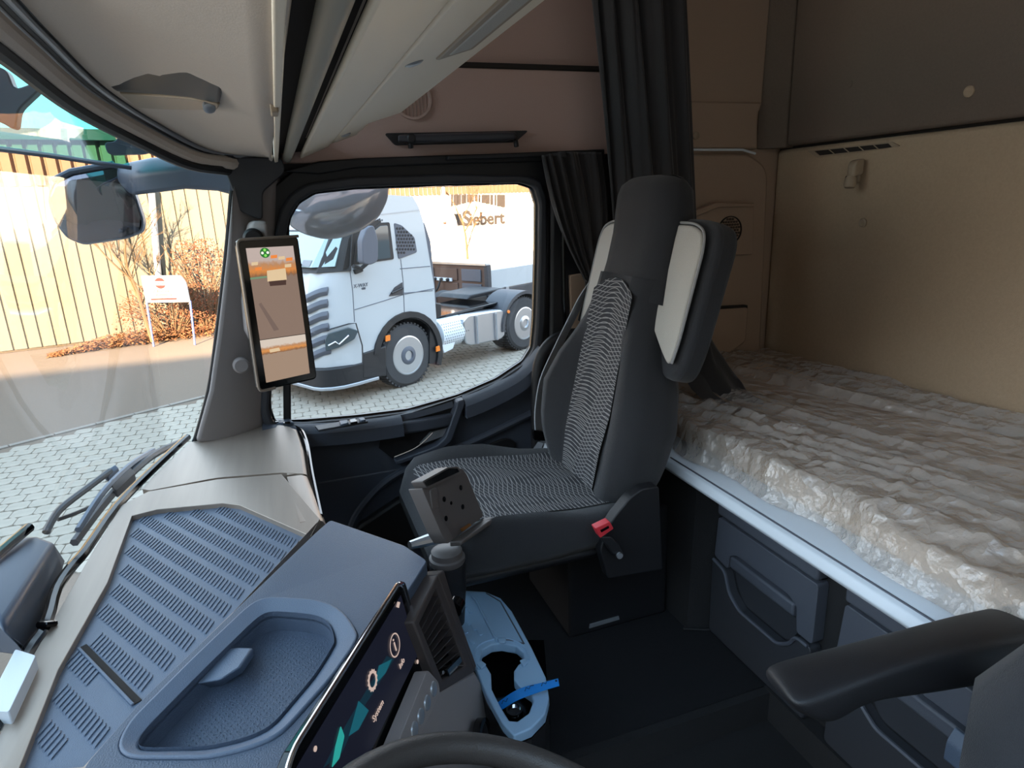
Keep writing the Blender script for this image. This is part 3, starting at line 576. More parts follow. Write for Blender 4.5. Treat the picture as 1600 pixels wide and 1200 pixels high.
def build_seat():
    r = empty('passenger_seat', (.70, YS, ZF))
    # s: half width, front of middle, bolster height, back
    TB = [(-.06, .18, .02, .03, -.06), (0, .176, .03, .055, -.07), (.05, .212, .035, .072, -.075), (.1, .232, .04, .085, -.075), (.2, .243, .04, .095, -.075), (.29, .204, .045, .085, -.075), (.36, .160, .048, .070, -.07), (.41, .138, .05, .060, -.07), (.47, .131, .052, .052, -.07), (.52, .130, .052, .050, -.07)]
    rings = []
    for k in range(21):
        s = -.06+.58*k/20; w, fm_, bo, bk = lerp_tab(TB, s)
        pts = [(0, fm_), (.42*w, fm_+.004), (.56*w, fm_+.012), (.74*w, bo), (.90*w, bo-.004), (1.0*w, bo-.045), (1.02*w, (bo+bk)/2-.02), (.97*w, bk+.03), (.8*w, bk), (0, bk-.01)]
        ring = pts+[(-y, f) for y, f in pts[-2:0:-1]]
        rings.append([sb(s, y, f) for y, f in ring])
    mk('backrest', loft(rings), MT['fabric'], r, smooth=True, ang=70)
    # head column
    hr = []
    for s, w, f0, bk in [(.47, .148, .052, -.07), (.55, .134, .053, -.06), (.62, .130, .056, -.05), (.68, .130, .064, -.035), (.71, .128, .068, -.025), (.733, .122, .066, -.02), (.750, .108, .054, -.005), (.757, .09, .040, .012)]:
        hr.append([sb(s, y, f) for y, f in [(0, f0), (.5*w, f0-.002), (.8*w, f0-.012), (w, f0-.035), (w, bk+.02), (.85*w, bk), (-.85*w, bk), (-w, bk+.02), (-w, f0-.035), (-.8*w, f0-.012), (-.5*w, f0-.002)]])
    mk('headrest', loft(hr), MT['fabric'], r, smooth=True, ang=60)
    # shoulder wings: dark shell with a light panel and a piped edge on each side
    for sg in (1, -1):
        o = [(.315, .05), (.315, .238), (.38, .256), (.62, .262), (.655, .245), (.668, .20), (.672, .05)]
        mk('shoulder_shell', prism(fil([sb(s, sg*y, -.005) for s, y in o], .03, 4), -N_*.055), MT['fabric'], r, bevel=.014, seg=3)
        q = [(.44, .10), (.37, .185), (.345, .224), (.40, .231), (.60, .232), (.635, .222), (.650, .185), (.652, .10)]
        pn = mk('shoulder_panel', prism(fil([sb(s, sg*y, .002) for s, y in q], .02, 4), N_*.012), MT['leather'], r, bevel=.006, seg=3)
        pn['label'] = 'light grey shoulder panel'
        mk('piping', tube(fil([sb(s, sg*y, .010) for s, y in [(.335, .226), (.40, .235), (.60, .236), (.640, .225), (.655, .185), (.656, .10)]], .02, 4)[4:-4], .003, 6), MT['piping'], pn, smooth=True)
    # patterned middle of the backrest
    def ins(u, v):
        s = -.045+.52*v; w = .086+.026*min(1, v*2.2)-.016*v; y = (u-.5)*2*w
        s2 = s+ (.035*(1-((u-.5)*2)**2)*v**4)
        _, f0, bo, bk = lerp_tab(TB, min(s2, .52))
        return sb(s2, y, f0+.0075+.006*abs(u-.5)*2)
    pi_ = uvgrid('patterned_insert', ins, 16, 40, .22, .52, MT['pattern'], r); pi_['label'] = 'charcoal insert with wavy white lines'
    # cushion
    CT = [(.215, .20, 2.03, 2.035), (.235, .235, 2.068, 2.075), (.27, .25, 2.085, 2.105), (.36, .255, 2.084, 2.118), (.46, .255, 2.074, 2.108), (.56, .25, 2.062, 2.078), (.70, .24, 2.055, 2.06)]
    rg = []
    for k in range(19):
        x = .215+.485*k/18; w, zm, zb, = lerp_tab(CT, x)
        pts = [(0, zm), (.6*w, zm+.002), (.72*w, zm+.010), (.86*w, zb), (.96*w, zb-.012), (w, zb-.045), (.99*w, 2.022), (.93*w, 1.998), (0, 1.992)]
        ring = pts+[(-y, z) for y, z in pts[-2:0:-1]]
        rg.append([Vector((x, YS+y, z)) for y, z in ring])
    mk('cushion', loft(rg), MT['fabric'], r, smooth=True, ang=70)
    def ins2(u, v):
        x = .25+.42*v; w, zm, zb = lerp_tab(CT, x); y = (u-.5)*2*.70*w
        return Vector((x, YS+y, zm+.006+.006*(abs(u-.5)*2)**3))
    p2 = uvgrid('patterned_insert', ins2, 14, 24, .34, .42, MT['pattern'], r); p2['label'] = 'charcoal cushion insert with wavy white lines'
    mk('skirt', box(.26, .70, YS-.225, YS+.225, 1.965, 1.999), MT['black_pl'], r, bevel=.015)
    mk('suspension_box', box(.58, .87, YS-.08, YS+.22, ZF, 1.97), MT['black_pl'], r, bevel=.008)
    mk('latch', prism(pl('y', YS-.083, [(921, 982), (968, 968), (967, 963), (922, 976)]), (0, .004, 0)), MT['silver_pl'], r)
    return r
seat = build_seat()
tag(seat, 'charcoal cloth seat with light grey shoulder panels beside the passenger door', 'seat', 'cab seats')
# side cover, buckle, belt on the passenger seat
yn = YS-.262
mk('side_cover', prism(fil(pl('y', yn, [(1030, 760), (1004, 764), (985, 778), (962, 806), (946, 832), (938, 860), (950, 905), (1036, 890)]), .008), (0, .03, 0)), MT['black_pl'], seat, bevel=.005)
bk = mk('buckle', prism(fil(pl('y', yn-.02, [(930, 826), (953, 815), (959, 826), (938, 841)]), .003), (0, .02, 0)), MT['red'], seat, bevel=.003); bk['label'] = 'red belt buckle'
mk('buckle_slot', prism(pl('y', yn-.022, [(938, 829), (951, 822), (952, 825), (940, 832)]), (0, .004, 0)), MT['gloss'], bk)
mk('buckle_stalk', loft([[at('y', yn-.02+d, x+s, y) for s, d in ((-w, 0), (w, 0), (w, .02), (-w, .02))] for x, y, w in [(945, 838, 10), (956, 850, 11), (966, 868, 9)]]), MT['black_pl'], seat, bevel=.004)
mk('stalk_bolt', lathe(at('y', yn-.02, 967, 867), (0, -1, 0), [(.007, 0), (.007, .006)], 12), MT['silver_pl'], seat)
# driver's seat: same make, further back on its rails
def copy_tree(o, loc):
    c = o.copy(); COL.objects.link(c); c.location = loc
    for ch in o.children:
        d = ch.copy(); COL.objects.link(d); d.parent = c; d.matrix_parent_inverse = ch.matrix_parent_inverse
        for g in ch.children:
            e_ = g.copy(); COL.objects.link(e_); e_.parent = d
    return c
for c in list(seat.children):
    pass
dseat = copy_tree(seat, seat.location+Vector((.03, -1.20, -.08))); dseat.name = 'driver_seat'
for ch in list(dseat.children):
    n = ch.name.split('.')[0]
    if n in ('buckle', 'buckle_stalk', 'stalk_bolt', 'side_cover', 'latch'):
        for g in list(ch.children): bpy.data.objects.remove(g)
        bpy.data.objects.remove(ch)
tag(dseat, 'dark cloth driver seat with black armrest cut by the right edge of the picture', 'seat', 'cab seats')
ORG[dseat.name] = Vector(dseat.location)
ya, yb = .455, .535
ar = []
for tx, ty, nx, ny, bx, by in [(1196, 1044, 1240, 1100, 1244, 1106), (1196, 1036, 1249, 1102, 1262, 1126), (1236, 1024, 1292, 1088, 1312, 1150), (1300, 1008, 1345, 1066, 1352, 1108), (1380, 988, 1402, 1043, 1420, 1102), (1460, 966, 1470, 1022, 1490, 1093), (1530, 949, 1530, 1006, 1540, 1085), (1590, 940, 1590, 995, 1600, 1075), (1680, 930, 1680, 985, 1690, 1060)]:
    f = at('y', yb, tx, ty); n_ = at('y', ya, nx, ny); b_ = at('y', ya+.005, bx, by); b2 = Vector((f.x, yb, b_.z+.006)); f2 = Vector((f.x, yb+.004, f.z-.012))
    ar.append([f, f.lerp(n_, .5)+Vector((0, 0, .004)), n_, n_.lerp(b_, .3), b_, b_.lerp(b2, .5), b2, f2])
c0_ = sum(ar[0], Vector())/8; ar[0] = [c0_+(p-c0_)*.55+Vector((-.004, 0, 0)) for p in ar[1]] and [sum(ar[1], Vector())/8*1.0+(p-sum(ar[1], Vector())/8)*.6+Vector((-.006, 0, -.002)) for p in ar[1]]
mk('armrest', loft(ar), MT['black_pl'], dseat, sub=2)
mk('seat_control_panel', prism(fil(pl('y', .52, [(1502, 1210), (1508, 1180), (1522, 1157), (1545, 1175), (1570, 1210)]), .006), (0, .03, 0)), MT['dash'], dseat, bevel=.004)
# seat belt by the B pillar
sbt = empty('seat_belt', at('y', 1.70, 930, 450), 'grey seat belt strap running down behind the left edge of the passenger seat back', 'seat belt')
P = [at('y', 1.66, 947, 412), at('y', 1.65, 915, 455), at('y', 1.65, 894, 495), at('y', 1.66, 872, 540), at('y', 1.67, 850, 590), at('y', 1.68, 842, 640), at('y', 1.68, 843, 675)]
bz = bez(P, 5)
mk('strap', loft([[p+Vector((-.020, -.014, 0)), p+Vector((.020, .014, 0)), p+Vector((.022, .012, 0)), p+Vector((-.018, -.016, 0))] for p in bz]), MT['strap'], sbt, smooth=True)
g = at('y', 1.66, 947, 410)
mk('belt_guide', lathe(g, (-.3, -1, 0), [(.012, -.01), (.018, 0), (.018, .012), (.01, .016)], 20), MT['silver_pl'], sbt, smooth=True)
mk('belt_tongue', prism(fil(pl('y', 1.66, [(833, 672), (856, 676), (860, 690), (835, 688)]), .004), (0, .012, 0)), MT['gloss'], sbt, bevel=.003)
bagp = []
for k, (x, y, w) in enumerate([(850, 690, 9), (848, 700, 15), (845, 715, 17), (843, 728, 14), (843, 736, 7)]):
    c = at('y', 1.655, x, y); bagp.append([c+Vector((math.cos(a)*w*.0016*(1+.25*math.sin(3*a+k)), math.sin(a)*w*.0016*(1+.3*math.sin(5*a+k)), 0)) for a in [2*PI*i/14 for i in range(14)]])
fb = mat('bag_film', (128, 130, 134), .15, bump=.8, bscale=60, coat=.6)
mk('plastic_bag', loft(bagp), fb, sbt, smooth=True)
mk('anchor_bracket', tube(bez(pl('y', 1.64, [(848, 738), (866, 722), (880, 735), (868, 742), (850, 740)]), 4), .007), MT['gloss'], sbt, smooth=True)
# ================================================================== DASHBOARD
da = empty('dashboard', (-.15, 1.2, 1.7), 'long dashboard with champagne trim, ribbed slate mat and recessed tray under the windscreen', 'dashboard')
EDGE = [(292, 690), (240, 740), (190, 793), (144, 860), (122, 886), (99, 922), (84, 977), (52, 1027), (12, 1122), (-20, 1200)]
def Z0(pts, z=DZ): return pl('z', z, pts)
body = [(p.x-.012, p.y) for p in Z0(EDGE)]+[(-.36, .45), (-.10, .45), (-.06, .60), (.06, .80), (.125, .93), (.02, 1.14), (-.02, 1.20), (-.022, 1.69), (-.06, 1.80), (-.26, 1.815)]
mk('dash_body', prism([(x, y, 1.80) for x, y in body], (0, 0, DZ-.03-1.80)), MT['black_pl'], da, bevel=.01)
mk('windscreen_gasket', tube(bez([p+Vector((-.010, 0, .002)) for p in Z0([(300, 683)]+EDGE)], 3), .009, 8), MT['gloss'], da, smooth=True)
# trim panel in front of the passenger with a rolled rear edge
def roll(p, z0): return p
pan = [(296, 692), (330, 679), (400, 665), (446, 664), (462, 672), (468, 690), (474, 740), (440, 738), (340, 746), (235, 766), (222, 764), (240, 744)]
pw = Z0(pan)
mk('passenger_panel', prism([p-Vector((0, 0, .05)) for p in fil(pw, [.002, .004, .01, .03, .03, .01, .002, .01, .02, .004, .002, .002], 4)], (0, 0, .05)), MT['brushed'], da, bevel=.012, seg=4)
mk('panel_edge', tube(bez([p+Vector((.012, 0, -.012)) for p in Z0([(420, 660), (456, 663), (470, 684), (478, 735), (490, 800)])], 5), .006), MT['gloss'], da, smooth=True)
mk('defrost_strip', prism(Z0([(330, 672), (400, 659), (452, 657), (460, 664), (400, 666), (330, 680), (300, 692), (306, 682)], DZ-.005), (0, 0, .008)), MT['dash'], da, bevel=.002)
for q in [(405, 661), (432, 660), (450, 661)]:
    c = at('z', DZ+.003, *q); mk('defrost_slot', box(c.x-.012, c.x+.006, c.y-.004, c.y+.004, DZ+.002, DZ+.006), MT['gloss'], da)
MAT_ = [(206, 806), (245, 796), (348, 786), (374, 789), (486, 838), (224, 1092), (130, 1198), (28, 1205), (91, 1046), (168, 910)]
mw = Z0(MAT_)
# champagne frame: outside loop matched to the mat's loop
fo_ = Z0([(191, 790), (232, 769), (340, 750), (440, 742), (500, 812), (236, 1098), (150, 1206), (-22, 1205), (50, 1030), (146, 862)])
mk('trim_frame', frame([p+Vector((0, 0, .002)) for p in fo_], mw, (0, 0, -.035)), MT['brushed'], da, bevel=.006, seg=3)
mk('frame_roll', loft([[p+Vector(q) for q in ((-.03, 0, .001), (.0, 0, .0), (.012, 0, -.006), (.018, 0, -.02), (.018, 0, -.12), (-.03, 0, -.12))] for p in Z0([(470, 742), (482, 775), (494, 812)])]), MT['brushed'], da, smooth=True, ang=70)
mk('panel_roll', loft([[p+Vector(q) for q in ((-.03, 0, -.001), (.0, 0, -.002), (.012, 0, -.008), (.018, 0, -.022), (.018, 0, -.12), (-.03, 0, -.12))] for p in Z0([(455, 668), (465, 700), (470, 738)])]), MT['brushed'], da, smooth=True, ang=70)
zm = DZ-.010
mk('ribbed_mat', prism([Vector((p.x, p.y, zm-.012)) for p in mw], (0, 0, .012)), MT['dash'], da)
# ribs of the mat
import itertools
def inside(p, poly):
    c = False
    for i in range(len(poly)):
        a, b = poly[i-1], poly[i]
        if (a.y > p.y) != (b.y > p.y) and p.x < (b.x-a.x)*(p.y-a.y)/(b.y-a.y)+a.x: c = not c
    return c
mwz = Z0(MAT_, zm); ROW = (at('z', zm, 246, 1070)-at('z', zm, 141, 980)).normalized(); LNG = (at('z', zm, 246, 1050)-at('z', zm, 218, 1086)).normalized(); NRM = Vector((-ROW.y, ROW.x, 0))
o0 = mwz[2]; small = inset(mwz, .012)
def ribgeo():
    L, wd, h = .0145, .0028, .0016
    pts = [LNG*a+ROW*b for a, b in ((-L, -wd), (L, -wd), (L+.002, 0), (L, wd), (-L, wd), (-L-.002, 0))]
    tp = [p*.86+Vector((0, 0, h)) for p in pts]; n = 6
    return [p for p in pts]+tp, [[n+i for i in range(n)]]+[[i, (i+1) % n, n+(i+1) % n, n+i] for i in range(n)]
rv, rf = ribgeo(); rme = bpy.data.meshes.new('rib'); rme.from_pydata(rv, [], rf); rme.materials.append(MT['dash'])
cands = []
for i in range(-2, 14):
    for j in range(-30, 60):
        p = o0 - NRM*(.020+i*.0365) + ROW*(j*.0098+ (i % 2)*.004)
        if all(inside(p+LNG*a, small) for a in (-.0145, .0145)):
            q = at('z', zm, 156, 1053)
            # leave room for the groove across the mat
            ga = at('z', zm, 130, 1010); gb_ = at('z', zm, 216, 1098); gd = (gb_-ga).normalized(); off = (p-ga)-gd*(p-ga).dot(gd)
            if off.length > .017: cands.append(p)
cands.sort(key=lambda p: (p-CAM).length)
for p in cands[:300]:
    o = bpy.data.objects.new('rib', rme); COL.objects.link(o); o.parent = da; o.location = Vector((p.x, p.y, zm))-ORG[da.name]
if len(cands) > 300:
    stuff(mk('small_ribs', join(*[([v+Vector((p.x, p.y, zm)) for v in rv], rf) for p in cands[300:]]), MT['dash'], da))
ga = at('z', zm, 130, 1010); gb_ = at('z', zm, 216, 1098); gd = (gb_-ga).normalized(); gn = Vector((-gd.y, gd.x, 0))
mk('mat_groove', prism([ga+gn*.0045, gb_+gn*.0045, gb_-gn*.0045, ga-gn*.0045], (0, 0, .0014)), MT['seam'], da)
mk('groove_lip', prism([ga-gn*.004, gb_-gn*.004, gb_-gn*.008, ga-gn*.008], (0, 0, .003)), MT['dash'], da, bevel=.001)
mk('mat_screw', lathe(at('z', zm, 224, 806), (0, 0, 1), [(.004, 0), (.004, .003), (.002, .004)], 12), MT['silver_pl'], da)
# ---- centre block turned to the driver, with its recessed tray
BZ = DZ+.012
blk = [(492, 833), (504, 815), (516, 811), (560, 824), (632, 852), (662, 869), (672, 884), (640, 920), (622, 940), (540, 1050), (455, 1185), (400, 1260), (100, 1260), (130, 1198), (224, 1090)]
TRO = [(182, 1168), (200, 1130), (300, 1030), (392, 943), (420, 933), (500, 938), (536, 955), (560, 990), (558, 1005), (520, 1060), (440, 1150), (395, 1170), (330, 1186), (200, 1186)]
TRI = [(214, 1160), (226, 1140), (318, 1046), (404, 962), (424, 954), (494, 960), (515, 972), (524, 1000), (518, 1012), (492, 1054), (424, 1134), (385, 1152), (325, 1166), (222, 1168)]
TRO = [(p.x, p.y) for p in fil([Vector((a, b, 0)) for a, b in TRO], 28, 4)]; TRI = [(p.x, p.y) for p in fil([Vector((a, b, 0)) for a, b in TRI], 22, 4)]
cb = mk('centre_block', holed(fil(Z0([(140, 1262), (130, 1198), (224, 1090), (360, 960), (492, 833), (516, 812), (632, 852), (668, 876), (640, 920), (560, 1030), (500, 1115), (455, 1185), (420, 1235), (300, 1262)], BZ), .008, 2), [Z0(TRO, BZ)], (0, 0, -.05)), MT['dash_block'], da, bevel=.006, seg=3)
low = [(p.x, p.y) for p in Z0(blk[1:11], BZ)]+[(-.09, .50), (-.30, .50)]
mk('block_body', prism([(x-.004, y-.002, 1.78) for x, y in low], (0, 0, BZ-.05-1.78)), MT['black_pl'], da)
tr_ = mk('tray_rim', frame([p+Vector((0, 0, .004)) for p in Z0(TRO, BZ)], [p+Vector((0, 0, -.004)) for p in Z0(TRI, BZ)], (0, 0, -.012)), MT['dash'], da, bevel=.004, seg=3)
TF = Z0(TRI, BZ)
tn = len(TF); wallg = (list(TF)+[Vector((p.x, p.y, p.z-.034)) for p in TF], [[i, (i+1) % tn, tn+(i+1) % tn, tn+i] for i in range(tn)])
mk('tray_wall', wallg, MT['dash_block'], da, smooth=True, ang=40)
tf = mk('tray_floor', prism([Vector((p.x, p.y, BZ-.036)) for p in TF], (0, 0, .003)), MT['dash_block'], da)
dots = []
bx0 = min(p.x for p in TF); bx1 = max(p.x for p in TF); by0 = min(p.y for p in TF); by1 = max(p.y for p in TF)
tin = inset([Vector((p.x, p.y, 0)) for p in TF], .012)
for i in range(60):
    for j in range(80):
        x = bx0+i*.0075+(j % 2)*.0037; y = by0+j*.0062
        if x > bx1 or y > by1: continue
        if inside(Vector((x, y, 0)), tin):
            z = BZ-.032; a, b = .0014, .0014
            dots.append(([Vector((x-a, y, z)), Vector((x, y-b, z)), Vector((x+a, y, z)), Vector((x, y+b, z)), Vector((x, y, z+.0007))], [[0, 1, 4], [1, 2, 4], [2, 3, 4], [3, 0, 4]]))
stuff(mk('anti_slip_dots', join(*dots), MT['dash_block'], da))
mk('tray_divider', loft([[at('z', BZ+dz, x, y) for x, y, dz in q] for q in
   [[(286, 1072, -.012), (330, 1016, -.012), (330, 1020, -.036), (288, 1078, -.036)], [(345, 1062, -.006), (372, 1011, -.006), (374, 1022, -.034), (348, 1072, -.034)], [(376, 1042, -.004), (396, 1011, -.004), (399, 1024, -.022), (380, 1052, -.024)]]]), MT['dash'], da, bevel=.004, seg=3)
# ---- touchscreen
SA = at('z', 2.215, 624, 911); SN = Vector((.86, -.50, .17)).normalized(); scr = empty('touchscreen', SA+Vector((-.06, -.12, -.18)), 'black touchscreen with info and gear icons on the centre of the dashboard', 'touchscreen')
def SP(pts, off=0): return [pp(SA+SN*off, SN, *p) for p in pts]
SO = fil(SP([(628, 911), (667, 1034), (612, 1150), (560, 1240), (430, 1265), (452, 1184)]), .012, 4)
mk('screen_housing', prism(SO, -SN*.012), MT['gloss'], scr, bevel=.002)
mk('chrome_edge', tube(fil(SP([(667, 1034), (630, 911), (622, 912), (454, 1178), (440, 1250)], .001), [0, .006, .006, .02, 0], 4), .0032, 8), MT['chrome'], scr, smooth=True)
def emis(name, rgb, e=1.0, rough=.3):
    m = mat(name, (8, 8, 8), rough); b = m.node_tree.nodes['Principled BSDF']; b.inputs['Emission Color'].default_value = lin(*rgb); b.inputs['Emission Strength'].default_value = e; return m
MT['scr_bg'] = emis('screen_navy', (20, 22, 34)); MT['scr_teal'] = emis('screen_teal', (22, 84, 98)); MT['scr_dteal'] = emis('screen_dark_teal', (16, 40, 52)); MT['scr_icon'] = emis('screen_icon', (190, 168, 158)); MT['scr_cyan'] = emis('screen_cyan', (40, 150, 142))
disp = mk('display_picture', prism(SP([(626, 930), (653, 1022), (600, 1130), (560, 1215), (450, 1222), (474, 1180)], .0008), SN*.0004), MT['scr_bg'], scr)
mk('teal_glow', prism(SP([(604, 1025), (616, 1030), (560, 1118), (535, 1175), (505, 1200), (530, 1150)], .0015), SN*.0003), MT['scr_dteal'], scr)
mk('teal_band', prism(SP([(592, 1040), (612, 1030), (602, 1052), (584, 1072)], .002), SN*.0003), MT['scr_teal'], scr)
mk('teal_band', prism(SP([(560, 1095), (576, 1110), (560, 1140), (545, 1150)], .002), SN*.0003), MT['scr_teal'], scr)
UX = (SP([(455, 1180)])[0]-SP([(624, 911)])[0]).normalized()*-1; UY = SN.cross(UX); UY = UY if UY.z > 0 else -UY
RD = UX.cross(UY)
def ringp(c, r0, r1, n=28, teeth=0):
    a = [c+(UX*math.cos(2*PI*i/n)+UY*math.sin(2*PI*i/n))*(r1*(1.16 if teeth and i % 2 else 1)) for i in range(n)]
    b = [c+(UX*math.cos(2*PI*i/n)+UY*math.sin(2*PI*i/n))*r0 for i in range(n)]
    return frame(a, b, SN*.0004)
ci = SP([(617, 1008)], .0022)[0]; mk('info_icon', ringp(ci, .0145, .0163), MT['scr_icon'], scr)
mk('info_letter', text_geo('i', ci, -UX if UX.cross(UY).dot(SN) < 0 else UX, UY, .029, .0004), MT['scr_icon'], scr)
cg = SP([(582, 1063)], .0022)[0]; mk('gear_icon', ringp(cg, .0085, .0120, 28, 1), MT['scr_icon'], scr)
tx = -UX if UX.cross(UY).dot(SN) < 0 else UX
mk('menu_word', text_geo('Info', SP([(628, 1036)], .0022)[0], tx, UY, .012, .0003), MT['scr_icon'], scr)
mk('menu_word', text_geo('System', SP([(591, 1110)], .0022)[0], tx, UY, .012, .0003), MT['scr_icon'], scr)
mk('seat_icon', prism(fil(SP([(532, 1134), (538, 1150), (530, 1185), (518, 1200), (524, 1165)], .0022), .002, 2), SN*.0004), MT['scr_cyan'], scr)
mk('status_mark', prism(SP([(621, 940), (625, 941), (623, 950), (619, 948)], .0022), SN*.0004), MT['scr_icon'], scr)
for q in [(652, 1034), (492, 1170)]:
    mk('touch_key', lathe(SP([q], .001)[0], SN, [(.003, 0), (.003, .001)], 12), MT['scr_icon'], scr)
# ---- air vent beside the screen
VP_ = at('z', 2.16, 682, 903); ve = empty('air_vent', VP_+Vector((-.03, -.06, -.15)), 'black slatted air vent between the touchscreen and the cup holder tray', 'vent')
def VQ(pts, off=0): return [pp(VP_+SN*off, SN, *p) for p in pts]
vo = [(684, 898), (742, 1050), (689, 1082), (646, 972)]; vi_ = [(683, 918), (728, 1040), (692, 1062), (656, 974)]
mk('vent_frame', frame(VQ(vo, .004), VQ(vi_, .004), -SN*.03), MT['vent_br'], ve, bevel=.003)
mk('vent_back', prism(VQ(vi_, -.020), -SN*.004), MT['gloss'], ve)
for k in range(9):
    t = (k+.7)/9.6; a = VQ([(656+(692-656)*t, 974+(1062-974)*t)])[0]; b = VQ([(683+(728-683)*t, 918+(1040-918)*t)])[0]
    d = (VQ([(692, 1062)])[0]-VQ([(656, 974)])[0]).normalized()
    mk('slat', loft([[p+SN*.001, p+d*.003, p+d*.006-SN*.014, p+d*.003-SN*.014] for p in (a, b)]), MT['vent_br'], ve)
mk('vent_thumbwheel', prism(VQ([(694, 1046), (716, 1024), (720, 1034), (699, 1058)], .002), SN*.004), MT['gloss'], ve, bevel=.002)
mk('vent_mark', prism(VQ([(702, 1052), (714, 1040), (715, 1042), (703, 1054)], .006), SN*.0005), MT['signw'], ve)
mk('vent_dot', lathe(VQ([(692, 1051)], .006)[0], SN, [(.003, 0), (.003, .001)], 10), MT['signw'], ve)
mk('vent_side', prism([VQ([p], .004)[0] for p in [(684, 898), (694, 890), (716, 960), (745, 1040), (742, 1050)]], -SN*.05), MT['vent_br'], ve, bevel=.003)
mk('side_knob', lathe(VQ([(712, 948)], -.004)[0], Vector((.5, .86, 0)), [(.014, -.01), (.014, .012)], 16), MT['gloss'], ve, smooth=True)
# ---- lower facia, key strip, socket
ks = empty('key_strip', VQ([(650, 1110)], 0)[0], 'grey strip of push keys below the touchscreen', 'keypad')
kq = VQ([(668, 1046), (686, 1066), (688, 1086), (652, 1160), (618, 1170)], .012)
mk('strip_body', prism(fil(kq, .008, 3), -SN*.02), MT['pillar'], ks, bevel=.004)
for q in [(678, 1076), (668, 1098), (658, 1119), (648, 1140)]:
    c = VQ([q], .013)[0]; mk('push_key', lathe(c, SN, [(.011, -.002), (.010, .001), (.006, .002)], 18), MT['silver_pl'], ks, smooth=True)
lf = mk('lower_facia', prism(VQ([(684, 1078), (742, 1048), (800, 1150), (830, 1230), (600, 1230), (640, 1160)], -.002), -SN*.12), MT['pillar'], da, bevel=.006)
so_ = empty('round_socket', VQ([(742, 1140)], 0)[0], 'round black socket cover above the steering wheel rim', 'socket')
cS = VQ([(752, 1156)], .016)[0]
mk('socket_ring', lathe(cS, SN, [(.034, -.005), (.034, .008), (.028, .010), (.028, 0)], 36, False), MT['gloss'], so_, smooth=True)
mk('socket_cap', lathe(cS, SN, [(.028, -.003), (.028, .004), (.02, .006)], 30), MT['black_pl'], so_, smooth=True)
# ---- cup holder tray
cz = 1.90
ct = empty('cup_holder_tray', at('z', cz-.2, 780, 1050), 'pale blue grey cup holder tray beside the centre console', 'tray')
CO = [(690, 921), (705, 921), (758, 924), (782, 934), (800, 955), (830, 1010), (853, 1058), (858, 1090), (852, 1115), (830, 1138), (803, 1149), (785, 1130), (760, 1085), (730, 1010)]
CI = [(750, 1030), (753, 1016), (768, 1007), (785, 1005), (806, 1009), (818, 1020), (818, 1032), (810, 1038), (803, 1048), (803, 1062), (812, 1072), (830, 1084), (833, 1096), (826, 1114), (808, 1127), (796, 1126), (780, 1100), (768, 1076), (767, 1052), (760, 1040)]
mk('tray_top', holed(Z0(CO, cz), [Z0(CI, cz)], (0, 0, -.02)), MT['console'], ct, bevel=.004, seg=3)
co = Z0(CO, cz)
mk('tray_body', (lambda n_: ([p-Vector((0, 0, .021)) for p in co]+[Vector((p.x*.9+.03, p.y, ZF)) for p in co], [[i, (i+1) % n_, n_+(i+1) % n_, n_+i] for i in range(n_)]))(len(co)), MT['black_pl'], ct)
mk('well_floor', prism(Z0([(740, 1000), (850, 1000), (860, 1130), (740, 1130)], cz-.075), (0, 0, -.004)), MT['gloss'], ct)
mk('inner_ridge', tube(Z0([(738, 932), (745, 940), (776, 1002)], cz+.001), .003), MT['console'], ct, smooth=True)
mk('lid_line', tube(Z0([(760, 927), (782, 940), (819, 1006)], cz+.0005), .0015), MT['drawer'], ct)
mk('lid_line', tube(bez(Z0([(776, 1001), (796, 1000), (819, 1006)], cz+.0005), 4), .0015), MT['drawer'], ct)
mk('holder_rim', tube(bez(Z0([(748, 1046), (741, 1030), (744, 1012), (762, 1001), (785, 998), (808, 1003), (824, 1018), (826, 1032)], cz+.0005), 4), .0022), MT['console'], ct, smooth=True)
for q in [[(777, 999), (791, 999), (790, 1006), (780, 1006)], [(744, 1039), (752, 1034), (760, 1040), (752, 1047)], [(812, 1034), (820, 1031), (825, 1037), (818, 1044)]]:
    mk('cup_tab', prism(Z0(q, cz+.001), (0, 0, .004)), MT['console'], ct, bevel=.0015)
for q in [(726, 946), (734, 954), (732, 972), (741, 980), (750, 988), (737, 1002), (722, 960), (727, 985)]:
    c = at('z', cz, *q); mk('grip_bump', prism(fil([c+Vector(v) for v in ((-.004, -.010, 0), (.004, -.010, 0), (.004, .010, 0), (-.004, .010, 0))], .003, 2), (0, 0, .002)), MT['console'], ct)
mk('power_socket', lathe(at('z', cz-.07, 804, 1112), (0, 0, 1), [(.016, 0), (.016, .006), (.012, .006), (.012, .002)], 20), MT['chrome'], ct, smooth=True)
